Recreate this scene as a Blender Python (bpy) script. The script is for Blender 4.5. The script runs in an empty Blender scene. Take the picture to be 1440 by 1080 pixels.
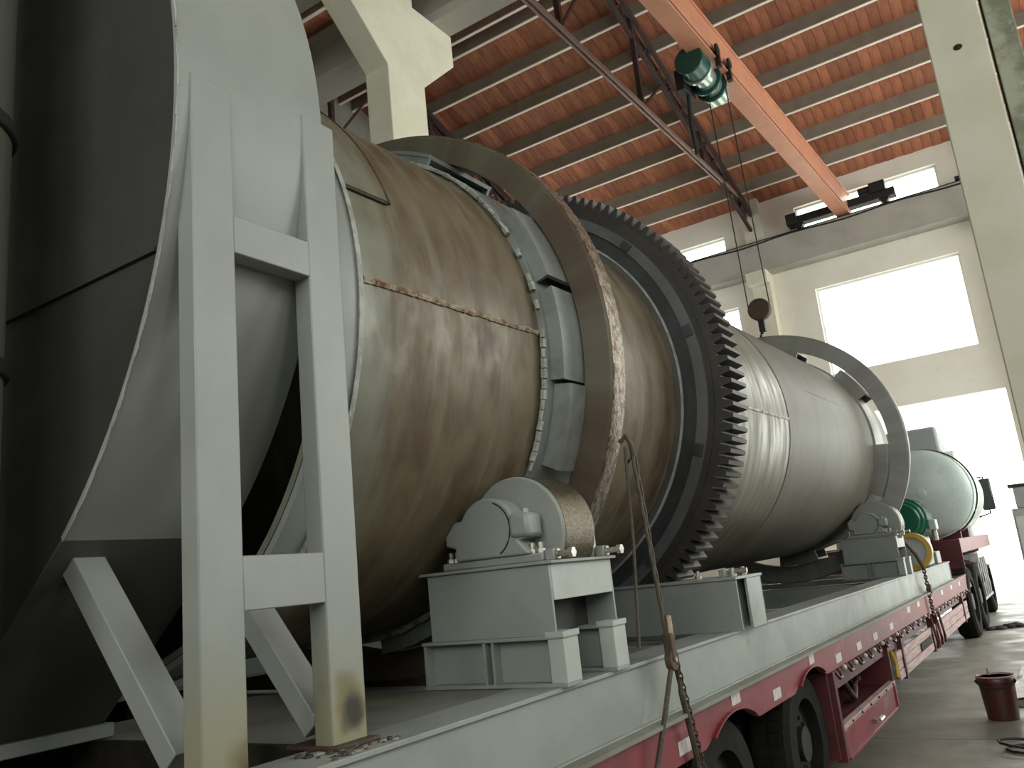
import bpy, bmesh, math, random
from mathutils import Vector, Matrix
random.seed(7)
PI = math.pi
sc = bpy.context.scene
col = sc.collection

# ------------------------------------------------------------------ camera, sky, light, exposure
F_PX = 1175.43
cam_d = bpy.data.cameras.new('camera')
cam_d.sensor_fit = 'HORIZONTAL'
cam_d.sensor_width = 36.0
cam_d.lens = 36.0 * F_PX / 1440.0
cam_d.clip_start = 0.02
cam_d.clip_end = 400
cam = bpy.data.objects.new('camera', cam_d)
col.objects.link(cam)
_right = Vector((0.82723086, 0.55275796, -0.10073605))
_down = Vector((-0.20775637, 0.13434117, -0.96891163))
_fwd = Vector((-0.52204061, 0.82244215, 0.22597015))
M = Matrix.Identity(4)
for i in range(3):
    M[i][0] = _right[i]; M[i][1] = -_down[i]; M[i][2] = -_fwd[i]
M[2][3] = 1.5
cam.matrix_world = M
sc.camera = cam

w = bpy.data.worlds.new('overcast_sky'); sc.world = w
w.use_nodes = True
bg = w.node_tree.nodes['Background']
bg.inputs[0].default_value = (0.97, 1.0, 0.95, 1)
bg.inputs[1].default_value = 6.0

sc.view_settings.view_transform = 'Standard'
sc.view_settings.look = 'None'
sc.view_settings.gamma = 1.0
sc.view_settings.use_curve_mapping = False
sc.view_settings.exposure = 0.0
sc.cycles.use_denoising = True
sc.cycles.max_bounces = 8
sc.cycles.diffuse_bounces = 5
sc.cycles.caustics_reflective = False
sc.cycles.caustics_refractive = False


def portal(name, loc, rot, sx, sy):
    """Daylight guide lying in a window opening: it samples the sky through it and gives no light of its own."""
    l = bpy.data.lights.new(name, 'AREA'); l.shape = 'RECTANGLE'; l.size = sx; l.size_y = sy
    l.cycles.is_portal = True
    o = bpy.data.objects.new(name, l); o.location = loc; o.rotation_euler = rot
    col.objects.link(o)


# ------------------------------------------------------------------ materials
MATS = {}


def mat(name, c, rough=0.6, metal=0.0, c2=None, scale=4.0, stretch=(1, 1, 1), detail=6, lo=0.4, hi=0.65,
        c3=None, scale3=12.0, lo3=0.58, hi3=0.72, stretch3=None, bump=0.0, bscale=60.0, rand=0.0, uv=False, rvar=0.0, spec=0.5):
    m = bpy.data.materials.new(name); m.use_nodes = True
    nt = m.node_tree; N = nt.nodes; L = nt.links
    b = N['Principled BSDF']
    b.inputs['Roughness'].default_value = rough
    b.inputs['Metallic'].default_value = metal
    b.inputs['Specular IOR Level'].default_value = spec
    tc = N.new('ShaderNodeTexCoord')
    src = tc.outputs['UV' if uv else 'Object']

    def noise(sc_, st, det=detail):
        mp = N.new('ShaderNodeMapping'); mp.inputs['Scale'].default_value = st
        L.new(src, mp.inputs['Vector'])
        n = N.new('ShaderNodeTexNoise'); n.inputs['Scale'].default_value = sc_
        n.inputs['Detail'].default_value = det; n.inputs['Roughness'].default_value = 0.62
        L.new(mp.outputs[0], n.inputs['Vector'])
        return n.outputs['Fac']

    def ramp(fac, a, z):
        r = N.new('ShaderNodeMapRange'); r.interpolation_type = 'SMOOTHSTEP'
        r.inputs[1].default_value = a; r.inputs[2].default_value = z
        L.new(fac, r.inputs[0]); return r.outputs[0]

    def mix(fac, x, y):
        mx = N.new('ShaderNodeMix'); mx.data_type = 'RGBA'
        if hasattr(fac, 'links'): L.new(fac, mx.inputs[0])
        else: mx.inputs[0].default_value = fac
        for v, k in ((x, 6), (y, 7)):
            if hasattr(v, 'links'): L.new(v, mx.inputs[k])
            else: mx.inputs[k].default_value = (*v, 1)
        return mx.outputs[2]
    out = c
    if c2: out = mix(ramp(noise(scale, stretch), lo, hi), c, c2)
    if c3: out = mix(ramp(noise(scale3, stretch3 or stretch), lo3, hi3), out, c3)
    if rand:
        oi = N.new('ShaderNodeObjectInfo'); ge = N.new('ShaderNodeNewGeometry')
        ad = N.new('ShaderNodeMath'); ad.operation = 'ADD'; L.new(oi.outputs['Random'], ad.inputs[0]); L.new(ge.outputs['Random Per Island'], ad.inputs[1])
        fr = N.new('ShaderNodeMath'); fr.operation = 'FRACT'; L.new(ad.outputs[0], fr.inputs[0])
        mr = N.new('ShaderNodeMapRange'); mr.inputs[3].default_value = 1 - rand; mr.inputs[4].default_value = 1 + rand
        L.new(fr.outputs[0], mr.inputs[0])
        hs = N.new('ShaderNodeHueSaturation'); L.new(mr.outputs[0], hs.inputs['Value'])
        if hasattr(out, 'links'): L.new(out, hs.inputs['Color'])
        else: hs.inputs['Color'].default_value = (*out, 1)
        out = hs.outputs[0]
    if hasattr(out, 'links'): L.new(out, b.inputs['Base Color'])
    else: b.inputs['Base Color'].default_value = (*out, 1)
    if rvar:
        mr = N.new('ShaderNodeMapRange'); mr.inputs[3].default_value = rough - rvar; mr.inputs[4].default_value = rough + rvar
        L.new(ramp(noise(scale * 1.7, stretch), 0.35, 0.65), mr.inputs[0]); L.new(mr.outputs[0], b.inputs['Roughness'])
    if bump:
        bp = N.new('ShaderNodeBump'); bp.inputs['Strength'].default_value = bump; bp.inputs['Distance'].default_value = 0.01
        L.new(noise(bscale, stretch, 4), bp.inputs['Height']); L.new(bp.outputs[0], b.inputs['Normal'])
    MATS[name] = m
    return m


PAINT = mat('grey_green_paint', (0.275, 0.295, 0.272), 0.42, c2=(0.235, 0.25, 0.232), scale=2.5, c3=(0.20, 0.17, 0.11), scale3=5, lo3=0.66, hi3=0.8, bump=0.05, bscale=25, rvar=0.06)
PAINTL = mat('pale_grey_paint', (0.42, 0.44, 0.41), 0.45, c2=(0.36, 0.38, 0.35), scale=3, c3=(0.22, 0.19, 0.12), scale3=6, lo3=0.68, hi3=0.8, bump=0.05, bscale=30)
PLATE = mat('dusty_grey_plate', (0.20, 0.205, 0.175), 0.5, c2=(0.14, 0.135, 0.095), scale=2.2, c3=(0.12, 0.10, 0.06), scale3=4, lo3=0.6, hi3=0.75)
PRIMER_SHADE = mat('dark_primer_and_shade', (0.026, 0.027, 0.024), 0.6, c2=(0.036, 0.035, 0.031), scale=1.5, bump=0.04, bscale=12, rvar=0.08)  # primer of the hood plates; also the shade tone of the left skid beam
SHELL = mat('dusty_rusty_steel_shell', (0.140, 0.106, 0.062), 0.5, metal=0.15, c2=(0.085, 0.056, 0.030), scale=3.0, stretch=(1.2, 2.2, 1), lo=0.38, hi=0.66,
            c3=(0.165, 0.152, 0.108), scale3=3.2, stretch3=(0.35, 3.6, 1), lo3=0.48, hi3=0.78, uv=True, bump=0.10, bscale=30, rvar=0.1)
SHELLP = mat('pale_dusty_steel_shell', (0.15, 0.142, 0.105), 0.38, metal=0.2, c2=(0.11, 0.092, 0.06), scale=2.4, stretch=(0.6, 3.4, 1), lo=0.4, hi=0.66,
             c3=(0.20, 0.20, 0.165), scale3=4, stretch3=(0.3, 5, 1), lo3=0.52, hi3=0.72, uv=True, bump=0.06, bscale=30, rvar=0.1)
WELD = mat('rusty_weld_bead', (0.42, 0.36, 0.27), 0.45, metal=0.3, c2=(0.20, 0.10, 0.05), scale=14, bump=0.6, bscale=60)
GREYW = mat('pale_weld_bead', (0.38, 0.39, 0.36), 0.5, c2=(0.25, 0.24, 0.2), scale=20, bump=0.4, bscale=70)
TYREF = mat('dark_brown_rolled_ring', (0.075, 0.050, 0.032), 0.5, metal=0.1, c2=(0.12, 0.108, 0.075), scale=1.6, stretch=(1.5, 1, 1), c3=(0.060, 0.030, 0.019), scale3=6, uv=True, bump=0.08, bscale=30)
TREAD = mat('worn_shiny_tread', (0.27, 0.225, 0.175), 0.32, metal=0.6, c2=(0.095, 0.06, 0.04), scale=30, stretch=(1, 1.3, 1), lo=0.44, hi=0.60, uv=True, bump=0.5, bscale=70, rvar=0.12)
FARRING = mat('grey_ring_steel', (0.24, 0.24, 0.22), 0.42, metal=0.3, c2=(0.17, 0.165, 0.15), scale=3, uv=True, bump=0.05)
PAD = mat('blue_grey_pad_steel', (0.24, 0.26, 0.25), 0.42, metal=0.15, c2=(0.17, 0.18, 0.155), scale=4, c3=(0.14, 0.12, 0.085), scale3=7, lo3=0.62, hi3=0.75, bump=0.06)
GEAR = mat('oily_dark_gear_steel', (0.026, 0.024, 0.022), 0.5, metal=0.2, c2=(0.042, 0.034, 0.028), scale=6, bump=0.12, bscale=40)
GEARG = mat('grey_gear_ring_steel', (0.115, 0.118, 0.118), 0.45, metal=0.2, c2=(0.085, 0.087, 0.087), scale=4, bump=0.05)
GEARD = mat('dark_slate_ring_steel', (0.05, 0.054, 0.058), 0.45, metal=0.3, c2=(0.035, 0.036, 0.036), scale=4)
RED = mat('dusty_red_trailer_paint', (0.22, 0.028, 0.038), 0.42, c2=(0.16, 0.022, 0.03), scale=3, c3=(0.30, 0.10, 0.10), scale3=3, lo3=0.55, hi3=0.75, stretch3=(1, 1, 3), bump=0.04)
REDD = mat('dark_red_paint', (0.10, 0.014, 0.018), 0.5, c2=(0.055, 0.012, 0.014), scale=5)
RUSTY = mat('rusty_brown_iron', (0.085, 0.05, 0.032), 0.65, metal=0.2, c2=(0.05, 0.035, 0.026), scale=20, bump=0.2)
BLACK = mat('black_rubber', (0.011, 0.011, 0.010), 0.9, spec=0.15, c2=(0.018, 0.017, 0.014), scale=6, bump=0.15, bscale=40)
DARK = mat('dark_chassis_iron', (0.024, 0.021, 0.018), 0.75, spec=0.2, c2=(0.045, 0.036, 0.026), scale=8)
WOODW = mat('weathered_pinkish_board', (0.46, 0.34, 0.32), 0.6, c2=(0.34, 0.20, 0.19), scale=5, stretch=(1, 0.6, 6), c3=(0.45, 0.40, 0.36), scale3=8, stretch3=(1, 0.8, 5))
BOLT = mat('bright_zinc_bolt', (0.55, 0.54, 0.48), 0.3, metal=0.7, c2=(0.35, 0.32, 0.25), scale=30)
TAPE = mat('white_reflective_tape', (0.62, 0.58, 0.55), 0.35, c2=(0.5, 0.44, 0.42), scale=30)
CONC = mat('cream_limewashed_concrete', (0.68, 0.65, 0.53), 0.8, c2=(0.62, 0.59, 0.46), scale=1.5, c3=(0.38, 0.36, 0.26), scale3=5, lo3=0.68, hi3=0.8, bump=0.1, bscale=20)
CONCS = mat('stained_mossy_concrete', (0.36, 0.37, 0.29), 0.85, c2=(0.19, 0.20, 0.14), scale=4, c3=(0.45, 0.45, 0.38), scale3=9, lo3=0.6, hi3=0.7, bump=0.2)
BEAMC = mat('grey_concrete_beam', (0.42, 0.40, 0.36), 0.8, c2=(0.36, 0.34, 0.30), scale=1.2, bump=0.06)
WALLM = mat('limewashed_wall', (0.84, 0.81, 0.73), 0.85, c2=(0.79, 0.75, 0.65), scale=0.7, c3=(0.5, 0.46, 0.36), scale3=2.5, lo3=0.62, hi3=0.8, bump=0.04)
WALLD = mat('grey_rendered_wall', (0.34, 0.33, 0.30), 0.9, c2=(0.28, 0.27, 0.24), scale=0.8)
BOARD = mat('red_brown_roof_board', (0.36, 0.135, 0.065), 0.7, c2=(0.27, 0.085, 0.050), scale=2.2, stretch=(5, 1, 1), c3=(0.42, 0.19, 0.075), scale3=1.6, stretch3=(4, 1, 1), lo3=0.55, hi3=0.72, rand=0.22, bump=0.05)
PURL = mat('dark_roof_purlin', (0.30, 0.26, 0.205), 0.75, c2=(0.25, 0.215, 0.17), scale=2)
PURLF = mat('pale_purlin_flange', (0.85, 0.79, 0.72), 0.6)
TRUSS = mat('dark_truss_steel', (0.075, 0.045, 0.042), 0.6, metal=0.2, c2=(0.05, 0.032, 0.03), scale=6)
TIE = mat('dusty_pink_tie_steel', (0.34, 0.235, 0.215), 0.55, metal=0.1)
ORANGE = mat('salmon_orange_crane_paint', (0.60, 0.275, 0.17), 0.42, c2=(0.54, 0.24, 0.15), scale=1.5, c3=(0.40, 0.15, 0.09), scale3=4, lo3=0.66, hi3=0.8)
HGREEN = mat('dark_green_hoist_paint', (0.012, 0.075, 0.058), 0.25)
HPALE = mat('pale_green_hoist_drum', (0.42, 0.50, 0.46), 0.18, metal=0.6)
IRON = mat('black_grease_iron', (0.022, 0.022, 0.022), 0.5, metal=0.3)
MGREEN = mat('glossy_green_motor_paint', (0.008, 0.105, 0.062), 0.22)
YELLOW = mat('yellow_pulley_paint', (0.50, 0.32, 0.04), 0.35)
TANKM = mat('grey_teal_tank_paint', (0.48, 0.56, 0.53), 0.3, c2=(0.54, 0.62, 0.59), scale=1.8, rvar=0.05)
WHITEP = mat('white_truck_paint', (0.75, 0.77, 0.75), 0.35)
GLASSD = mat('dark_mirror_glass', (0.03, 0.035, 0.035), 0.12)
CHROME = mat('silver_fuel_tank', (0.5, 0.5, 0.48), 0.3, metal=0.8)
FLOORM = mat('oil_stained_concrete_floor', (0.235, 0.225, 0.188), 0.5, c2=(0.185, 0.172, 0.14), scale=0.9, c3=(0.09, 0.085, 0.07), scale3=2.3, lo3=0.64, hi3=0.76, bump=0.05, bscale=20, rvar=0.14)
GROUND = mat('pale_concrete_yard', (0.55, 0.55, 0.52), 0.8, c2=(0.5, 0.5, 0.47), scale=0.4)
BUCKETM = mat('worn_dark_red_bucket', (0.075, 0.016, 0.015), 0.38, c2=(0.05, 0.02, 0.017), scale=9, c3=(0.13, 0.10, 0.09), scale3=7, lo3=0.62, hi3=0.7)
PAPER = mat('crumpled_white_sheet', (0.72, 0.72, 0.70), 0.6, c2=(0.55, 0.55, 0.53), scale=9)
RAGM = mat('black_oily_rag', (0.018, 0.018, 0.018), 0.8, c2=(0.035, 0.033, 0.03), scale=20)
ROPE = mat('oily_rope', (0.075, 0.06, 0.038), 0.7, c2=(0.045, 0.037, 0.024), scale=40, bump=0.3, bscale=90)
POSTM = mat('grey_green_post_paint', (0.285, 0.295, 0.272), 0.42, c2=(0.25, 0.262, 0.24), scale=2.2, bump=0.04, bscale=14)


def rust_foot(base, zr):
    """Paint of a post with a burnt, rusty, yellowed foot around height zr (wear that stays where it is)."""
    m = base.copy(); nt = m.node_tree; N = nt.nodes; L = nt.links
    b = N['Principled BSDF']; old = b.inputs['Base Color'].links[0].from_socket
    ge = N.new('ShaderNodeNewGeometry'); sp = N.new('ShaderNodeSeparateXYZ'); L.new(ge.outputs['Position'], sp.inputs[0])
    n = N.new('ShaderNodeTexNoise'); n.inputs['Scale'].default_value = 9; L.new(ge.outputs['Position'], n.inputs['Vector'])
    mu = N.new('ShaderNodeMath'); mu.operation = 'MULTIPLY_ADD'; mu.inputs[1].default_value = 0.12; L.new(n.outputs['Fac'], mu.inputs[0]); L.new(sp.outputs[2], mu.inputs[2])
    r = N.new('ShaderNodeMapRange'); r.interpolation_type = 'SMOOTHSTEP'; r.inputs[1].default_value = zr + .40; r.inputs[2].default_value = zr + .02
    L.new(mu.outputs[0], r.inputs[0])
    mx = N.new('ShaderNodeMix'); mx.data_type = 'RGBA'; L.new(r.outputs[0], mx.inputs[0]); L.new(old, mx.inputs[6]); mx.inputs[7].default_value = (.26, .245, .15, 1)
    old = mx.outputs[2]
    for py, pz, ra, colr in ((1.575, 1.250, .070, (.17, .14, .065)), (1.58, 1.232, .050, (.022, .019, .010)), (1.25, 1.175, .062, (.15, .12, .055)), (1.255, 1.150, .045, (.025, .02, .011))):
        cb = N.new('ShaderNodeCombineXYZ'); L.new(sp.outputs[1], cb.inputs[1])
        mz = N.new('ShaderNodeMath'); mz.operation = 'MULTIPLY_ADD'; mz.inputs[1].default_value = .8; mz.inputs[2].default_value = pz * .2
        L.new(sp.outputs[2], mz.inputs[0]); L.new(mz.outputs[0], cb.inputs[2])
        ds = N.new('ShaderNodeVectorMath'); ds.operation = 'DISTANCE'; L.new(cb.outputs[0], ds.inputs[0]); ds.inputs[1].default_value = (0, py, pz)
        ad = N.new('ShaderNodeMath'); ad.operation = 'MULTIPLY_ADD'; ad.inputs[1].default_value = .09; L.new(n.outputs['Fac'], ad.inputs[0]); L.new(ds.outputs['Value'], ad.inputs[2])
        r = N.new('ShaderNodeMapRange'); r.interpolation_type = 'SMOOTHSTEP'; r.inputs[1].default_value = ra + .045; r.inputs[2].default_value = ra + .005
        L.new(ad.outputs[0], r.inputs[0])
        mx = N.new('ShaderNodeMix'); mx.data_type = 'RGBA'; L.new(r.outputs[0], mx.inputs[0]); L.new(old, mx.inputs[6]); mx.inputs[7].default_value = (*colr, 1)
        old = mx.outputs[2]
    L.new(old, b.inputs['Base Color'])
    return m



def overspray(m, v0, v1, colr):
    """A rough band of stray grey-green paint on the shell near its end (along the length coordinate v)."""
    nt = m.node_tree; N = nt.nodes; L = nt.links; b = N['Principled BSDF']; old = b.inputs['Base Color'].links[0].from_socket
    tc = N.new('ShaderNodeTexCoord'); sp = N.new('ShaderNodeSeparateXYZ'); L.new(tc.outputs['UV'], sp.inputs[0])
    n = N.new('ShaderNodeTexNoise'); n.inputs['Scale'].default_value = 5; L.new(tc.outputs['UV'], n.inputs['Vector'])
    a = N.new('ShaderNodeMath'); a.operation = 'MULTIPLY_ADD'; a.inputs[1].default_value = .35; L.new(n.outputs['Fac'], a.inputs[0]); L.new(sp.outputs[1], a.inputs[2])
    r = N.new('ShaderNodeMapRange'); r.interpolation_type = 'SMOOTHSTEP'; r.inputs[1].default_value = v1 + .17; r.inputs[2].default_value = v0 + .17; r.inputs[4].default_value = .85
    L.new(a.outputs[0], r.inputs[0])
    mx = N.new('ShaderNodeMix'); mx.data_type = 'RGBA'; L.new(r.outputs[0], mx.inputs[0]); L.new(old, mx.inputs[6]); mx.inputs[7].default_value = (*colr, 1)
    L.new(mx.outputs[2], b.inputs['Base Color'])
overspray(SHELL, 1.72, 2.0, (.20, .21, .165))

POSTR = rust_foot(POSTM, 1.15)

PANE = bpy.data.materials.new('dusty_window_glass'); PANE.use_nodes = True
_n = PANE.node_tree.nodes; _l = PANE.node_tree.links
_n.remove(_n['Principled BSDF'])
_t = _n.new('ShaderNodeBsdfTransparent'); _t.inputs[0].default_value = (0.96, 0.97, 0.97, 1)
_g = _n.new('ShaderNodeBsdfGlossy'); _g.inputs['Roughness'].default_value = 0.05
_m = _n.new('ShaderNodeMixShader'); _m.inputs[0].default_value = 0.05
_l.new(_t.outputs[0], _m.inputs[1]); _l.new(_g.outputs[0], _m.inputs[2]); _l.new(_m.outputs[0], _n['Material Output'].inputs[0])

# ------------------------------------------------------------------ mesh builder
ORG = {}


def origin(o):
    return ORG.get(o.name, Vector((0, 0, 0))) if o else Vector((0, 0, 0))


class MB:
    def __init__(s):
        s.v = []; s.f = []; s.uv = None

    def add(s, vs, fs):
        k = len(s.v); s.v += [tuple(p) for p in vs]; s.f += [tuple(i + k for i in f) for f in fs]; return s

    def box(s, x0, x1, y0, y1, z0, z1):
        return s.add([(x0, y0, z0), (x1, y0, z0), (x1, y1, z0), (x0, y1, z0), (x0, y0, z1), (x1, y0, z1), (x1, y1, z1), (x0, y1, z1)],
                     [(3, 2, 1, 0), (4, 5, 6, 7), (0, 1, 5, 4), (1, 2, 6, 5), (2, 3, 7, 6), (3, 0, 4, 7)])

    def bar(s, p, q, a, b, up=(0, 0, 1)):
        """Rectangular bar from p to q, a wide (sideways) and b high (along up)."""
        p = Vector(p); q = Vector(q); d = (q - p).normalized(); u = Vector(up)
        sd = d.cross(u).normalized(); u = sd.cross(d)
        vs = [c + sd * i * a / 2 + u * j * b / 2 for c in (p, q) for i, j in ((-1, -1), (1, -1), (1, 1), (-1, 1))]
        return s.add(vs, [(3, 2, 1, 0), (4, 5, 6, 7), (0, 1, 5, 4), (1, 2, 6, 5), (2, 3, 7, 6), (3, 0, 4, 7)])

    def cyl(s, p, q, r, n=16, r2=None, caps=True):
        p = Vector(p); q = Vector(q); d = (q - p).normalized(); r2 = r if r2 is None else r2
        t = Vector((0, 0, 1)) if abs(d.z) < 0.9 else Vector((1, 0, 0))
        a = d.cross(t).normalized(); b = a.cross(d)      # a x b = -d order handled below
        vs = [p + (a * math.cos(2 * PI * i / n) + b * math.sin(2 * PI * i / n)) * r for i in range(n)]
        vs += [q + (a * math.cos(2 * PI * i / n) + b * math.sin(2 * PI * i / n)) * r2 for i in range(n)]
        fs = [(i, n + i, n + (i + 1) % n, (i + 1) % n) for i in range(n)]
        if caps: fs += [tuple(range(n)), tuple(reversed(range(n, 2 * n)))]
        return s.add(vs, fs)

    def tube(s, pts, r, n=8):
        pts = [Vector(p) for p in pts]; vs = []; fs = []
        for k, p in enumerate(pts):
            d = (pts[min(k + 1, len(pts) - 1)] - pts[max(k - 1, 0)]).normalized()
            t = Vector((0, 0, 1)) if abs(d.z) < 0.9 else Vector((1, 0, 0))
            a = d.cross(t).normalized(); b = a.cross(d)
            vs += [p + (a * math.cos(2 * PI * i / n) + b * math.sin(2 * PI * i / n)) * r for i in range(n)]
        for k in range(len(pts) - 1):
            fs += [(k * n + i, (k + 1) * n + i, (k + 1) * n + (i + 1) % n, k * n + (i + 1) % n) for i in range(n)]
        m = len(pts) - 1
        fs += [tuple(range(n)), tuple(m * n + i for i in reversed(range(n)))]
        return s.add(vs, fs)

    def prism(s, poly, axis, a, b):
        """Extrude a 2-D polygon: axis 'x' takes (y,z), 'y' takes (x,z), 'z' takes (x,y)."""
        def P(u, v, t): return {'x': (t, u, v), 'y': (u, t, v), 'z': (u, v, t)}[axis]
        n = len(poly); vs = [P(u, v, a) for u, v in poly] + [P(u, v, b) for u, v in poly]
        fs = [(i, (i + 1) % n, n + (i + 1) % n, n + i) for i in range(n)] + [tuple(reversed(range(n))), tuple(range(n, 2 * n))]
        return s.add(vs, fs)

    def lathe_y(s, prof, cf, n=128, closed=True, a0=0.0, a1=2 * PI):
        """Revolve a profile of (y, r) about the axis given by cf(y); closed joins last to first. Makes UVs (angle, length)."""
        full = abs(a1 - a0 - 2 * PI) < 1e-6
        m = n if full else n + 1
        k = len(s.v)
        for y, r in prof:
            cx, cz = cf(y)
            for i in range(m):
                a = a0 + (a1 - a0) * i / n
                s.v.append((cx + r * math.cos(a), y, cz + r * math.sin(a)))
        q = len(prof)
        for j in range(q if closed else q - 1):
            j2 = (j + 1) % q
            for i in range(n):
                i2 = (i + 1) % m
                s.f.append((k + j * m + i, k + j2 * m + i, k + j2 * m + i2, k + j * m + i2))
        if closed and not full:
            s.f.append(tuple(k + j * m for j in reversed(range(q)))); s.f.append(tuple(k + j * m + m - 1 for j in range(q)))
        return s

    def sphere(s, c, r, n=16, m=8, sz=(1, 1, 1)):
        c = Vector(c); vs = [c + Vector((0, 0, r * sz[2]))]
        for j in range(1, m):
            for i in range(n):
                t = PI * j / m; a = 2 * PI * i / n
                vs.append(c + Vector((r * sz[0] * math.sin(t) * math.cos(a), r * sz[1] * math.sin(t) * math.sin(a), r * sz[2] * math.cos(t))))
        vs.append(c - Vector((0, 0, r * sz[2])))
        fs = [(0, 1 + i, 1 + (i + 1) % n) for i in range(n)]
        for j in range(m - 2):
            fs += [(1 + j * n + i, 1 + (j + 1) * n + i, 1 + (j + 1) * n + (i + 1) % n, 1 + j * n + (i + 1) % n) for i in range(n)]
        e = len(vs) - 1; b = 1 + (m - 2) * n
        fs += [(e, b + (i + 1) % n, b + i) for i in range(n)]
        return s.add(vs, fs)

    def build(s, name, material, parent=None, org=None, bevel=0.0, smooth=True, uvc=None, fix=True):
        o0 = origin(parent) if org is None else Vector(org)
        me = bpy.data.meshes.new(name)
        me.from_pydata([(p[0] - o0.x, p[1] - o0.y, p[2] - o0.z) for p in s.v], [], s.f)
        me.update()
        if fix:
            bm = bmesh.new(); bm.from_mesh(me); bmesh.ops.recalc_face_normals(bm, faces=bm.faces); bm.to_mesh(me); bm.free()
        if uvc:
            ul = me.uv_layers.new(name='angle_length')
            for poly in me.polygons:
                us = []
                for li in poly.loop_indices:
                    p = s.v[me.loops[li].vertex_index]; cx, cz = uvc(p[1])
                    a = math.atan2(p[2] - cz, p[0] - cx)
                    us.append(a)
                if max(us) - min(us) > PI: us = [a + 2 * PI if a < 0 else a for a in us]
                for li, a in zip(poly.loop_indices, us):
                    p = s.v[me.loops[li].vertex_index]
                    ul.data[li].uv = (a, p[1])
        me.materials.append(material)
        if smooth:
            me.shade_smooth(); me.set_sharp_from_angle(angle=math.radians(38))
        o = bpy.data.objects.new(name, me); col.objects.link(o)
        if parent: o.parent = parent
        else: o.location = o0
        ORG[o.name] = o0
        if bevel:
            b = o.modifiers.new('edge', 'BEVEL'); b.width = bevel; b.segments = 2; b.limit_method = 'ANGLE'; b.angle_limit = math.radians(50)
        return o


def thing(name, loc, label, cat, group=None):
    o = bpy.data.objects.new(name, None); o.empty_display_size = 0.1; col.objects.link(o)
    o.location = loc; ORG[o.name] = Vector(loc)
    return tag(o, label, cat, group)


def tag(o, label=None, cat=None, group=None, kind=None):
    if label: o['label'] = label
    if cat: o['category'] = cat
    if group: o['group'] = group
    if kind: o['kind'] = kind
    return o


def struct(mb, name, m, label=None, **k):
    o = mb.build(name, m, **k); o['kind'] = 'structure'
    if label: o['label'] = label
    return o


def kids(o): return [c for c in bpy.data.objects if c.parent == o]


def copy_tree(o, parent=None):
    c = o.copy(); col.objects.link(c); c.parent = parent
    ORG[c.name] = origin(o)
    for ch in kids(o):
        copy_tree(ch, c)
    return c


def piece(src, parent, loc=None, rot=None):
    c = src.copy(); col.objects.link(c); c.parent = parent
    if loc is not None: c.location = loc
    if rot is not None: c.rotation_euler = rot
    return c


# ------------------------------------------------------------------ the hall
def wall_holes(mb, axis, p0, p1, a0, a1, z0, z1, holes):
    """A wall between planes p0 and p1 with rectangular openings (a0,a1,z0,z1)."""
    A = sorted({a0, a1, *[h[0] for h in holes], *[h[1] for h in holes]})
    Z = sorted({z0, z1, *[h[2] for h in holes], *[h[3] for h in holes]})
    for i in range(len(A) - 1):
        run = None
        for j in range(len(Z) - 1):
            ca, cz = (A[i] + A[i + 1]) / 2, (Z[j] + Z[j + 1]) / 2
            solid = not any(h[0] < ca < h[1] and h[2] < cz < h[3] for h in holes)
            if solid:
                run = (run[0], Z[j + 1]) if run else (Z[j], Z[j + 1])
            if run and (not solid or j == len(Z) - 2):
                if axis == 'y': mb.box(A[i], A[i + 1], p0, p1, run[0], run[1])
                else: mb.box(p0, p1, A[i], A[i + 1], run[0], run[1])
                run = None
    return mb


YF = 24.0                                     # inner face of the far wall (piers stand proud of it)
RY, RZ = 15.15, 14.74                         # ridge
SL = 0.344                                    # roof slope
EAVE = 11.69
far_holes = [(-4.73, -1.03, 6.1, 8.63), (-4.9, -1.1, 10.32, 11.2), (-10.7, -7.05, 10.32, 10.98), (-10.9, -6.98, 5.9, 8.7), (-4.5, -0.72, 0, 4.9), (0.9, 5.2, 0, 4.9), (0.9, 5.2, 6.1, 8.63)]
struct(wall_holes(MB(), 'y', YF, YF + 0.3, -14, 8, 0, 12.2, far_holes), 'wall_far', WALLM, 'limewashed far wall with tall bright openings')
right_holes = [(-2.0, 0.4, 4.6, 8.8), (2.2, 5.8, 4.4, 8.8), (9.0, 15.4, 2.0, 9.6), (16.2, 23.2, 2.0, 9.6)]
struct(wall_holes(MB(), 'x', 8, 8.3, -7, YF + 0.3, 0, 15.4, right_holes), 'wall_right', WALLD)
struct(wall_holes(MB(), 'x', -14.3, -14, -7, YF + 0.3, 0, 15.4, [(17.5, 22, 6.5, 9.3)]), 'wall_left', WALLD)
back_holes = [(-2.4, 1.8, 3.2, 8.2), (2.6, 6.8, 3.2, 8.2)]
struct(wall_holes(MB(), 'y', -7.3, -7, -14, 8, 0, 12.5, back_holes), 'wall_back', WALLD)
for h in back_holes:
    portal('back_daylight', ((h[0] + h[1]) / 2, -7.32, (h[2] + h[3]) / 2), (PI / 2, 0, 0), h[1] - h[0], h[3] - h[2])
struct(MB().box(-14, -13.96, -7, YF - .5, 0, 3.2), 'wall_left_shade_band', mat('dark_green_shade_tone', (.03, .04, .034), .7))  # added dark band low on the left wall, standing in for shade

fl = struct(MB().box(-14.3, 8.3, -7.3, YF + 0.3, -0.3, -0.03), 'floor', FLOORM, 'oil-stained grey concrete floor')
xs = [-14.2, -10, -6, -2.6, 1.4, 5, 8.2]; ys = [-7.2, -2, 3.2, 7.35, 11.6, 15.8, 20.0, YF + 0.25]
for i in range(len(xs) - 1):
    for j in range(len(ys) - 1):
        MB().box(xs[i] + .006, xs[i + 1] - .006, ys[j] + .006, ys[j + 1] - .006, -0.05, 0).build('concrete_slab', FLOORM, fl, bevel=0.006)
struct(MB().box(-60, 60, YF + 0.3, 120, -0.3, -0.02), 'ground', GROUND, 'pale concrete yard outside the far door')

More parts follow.
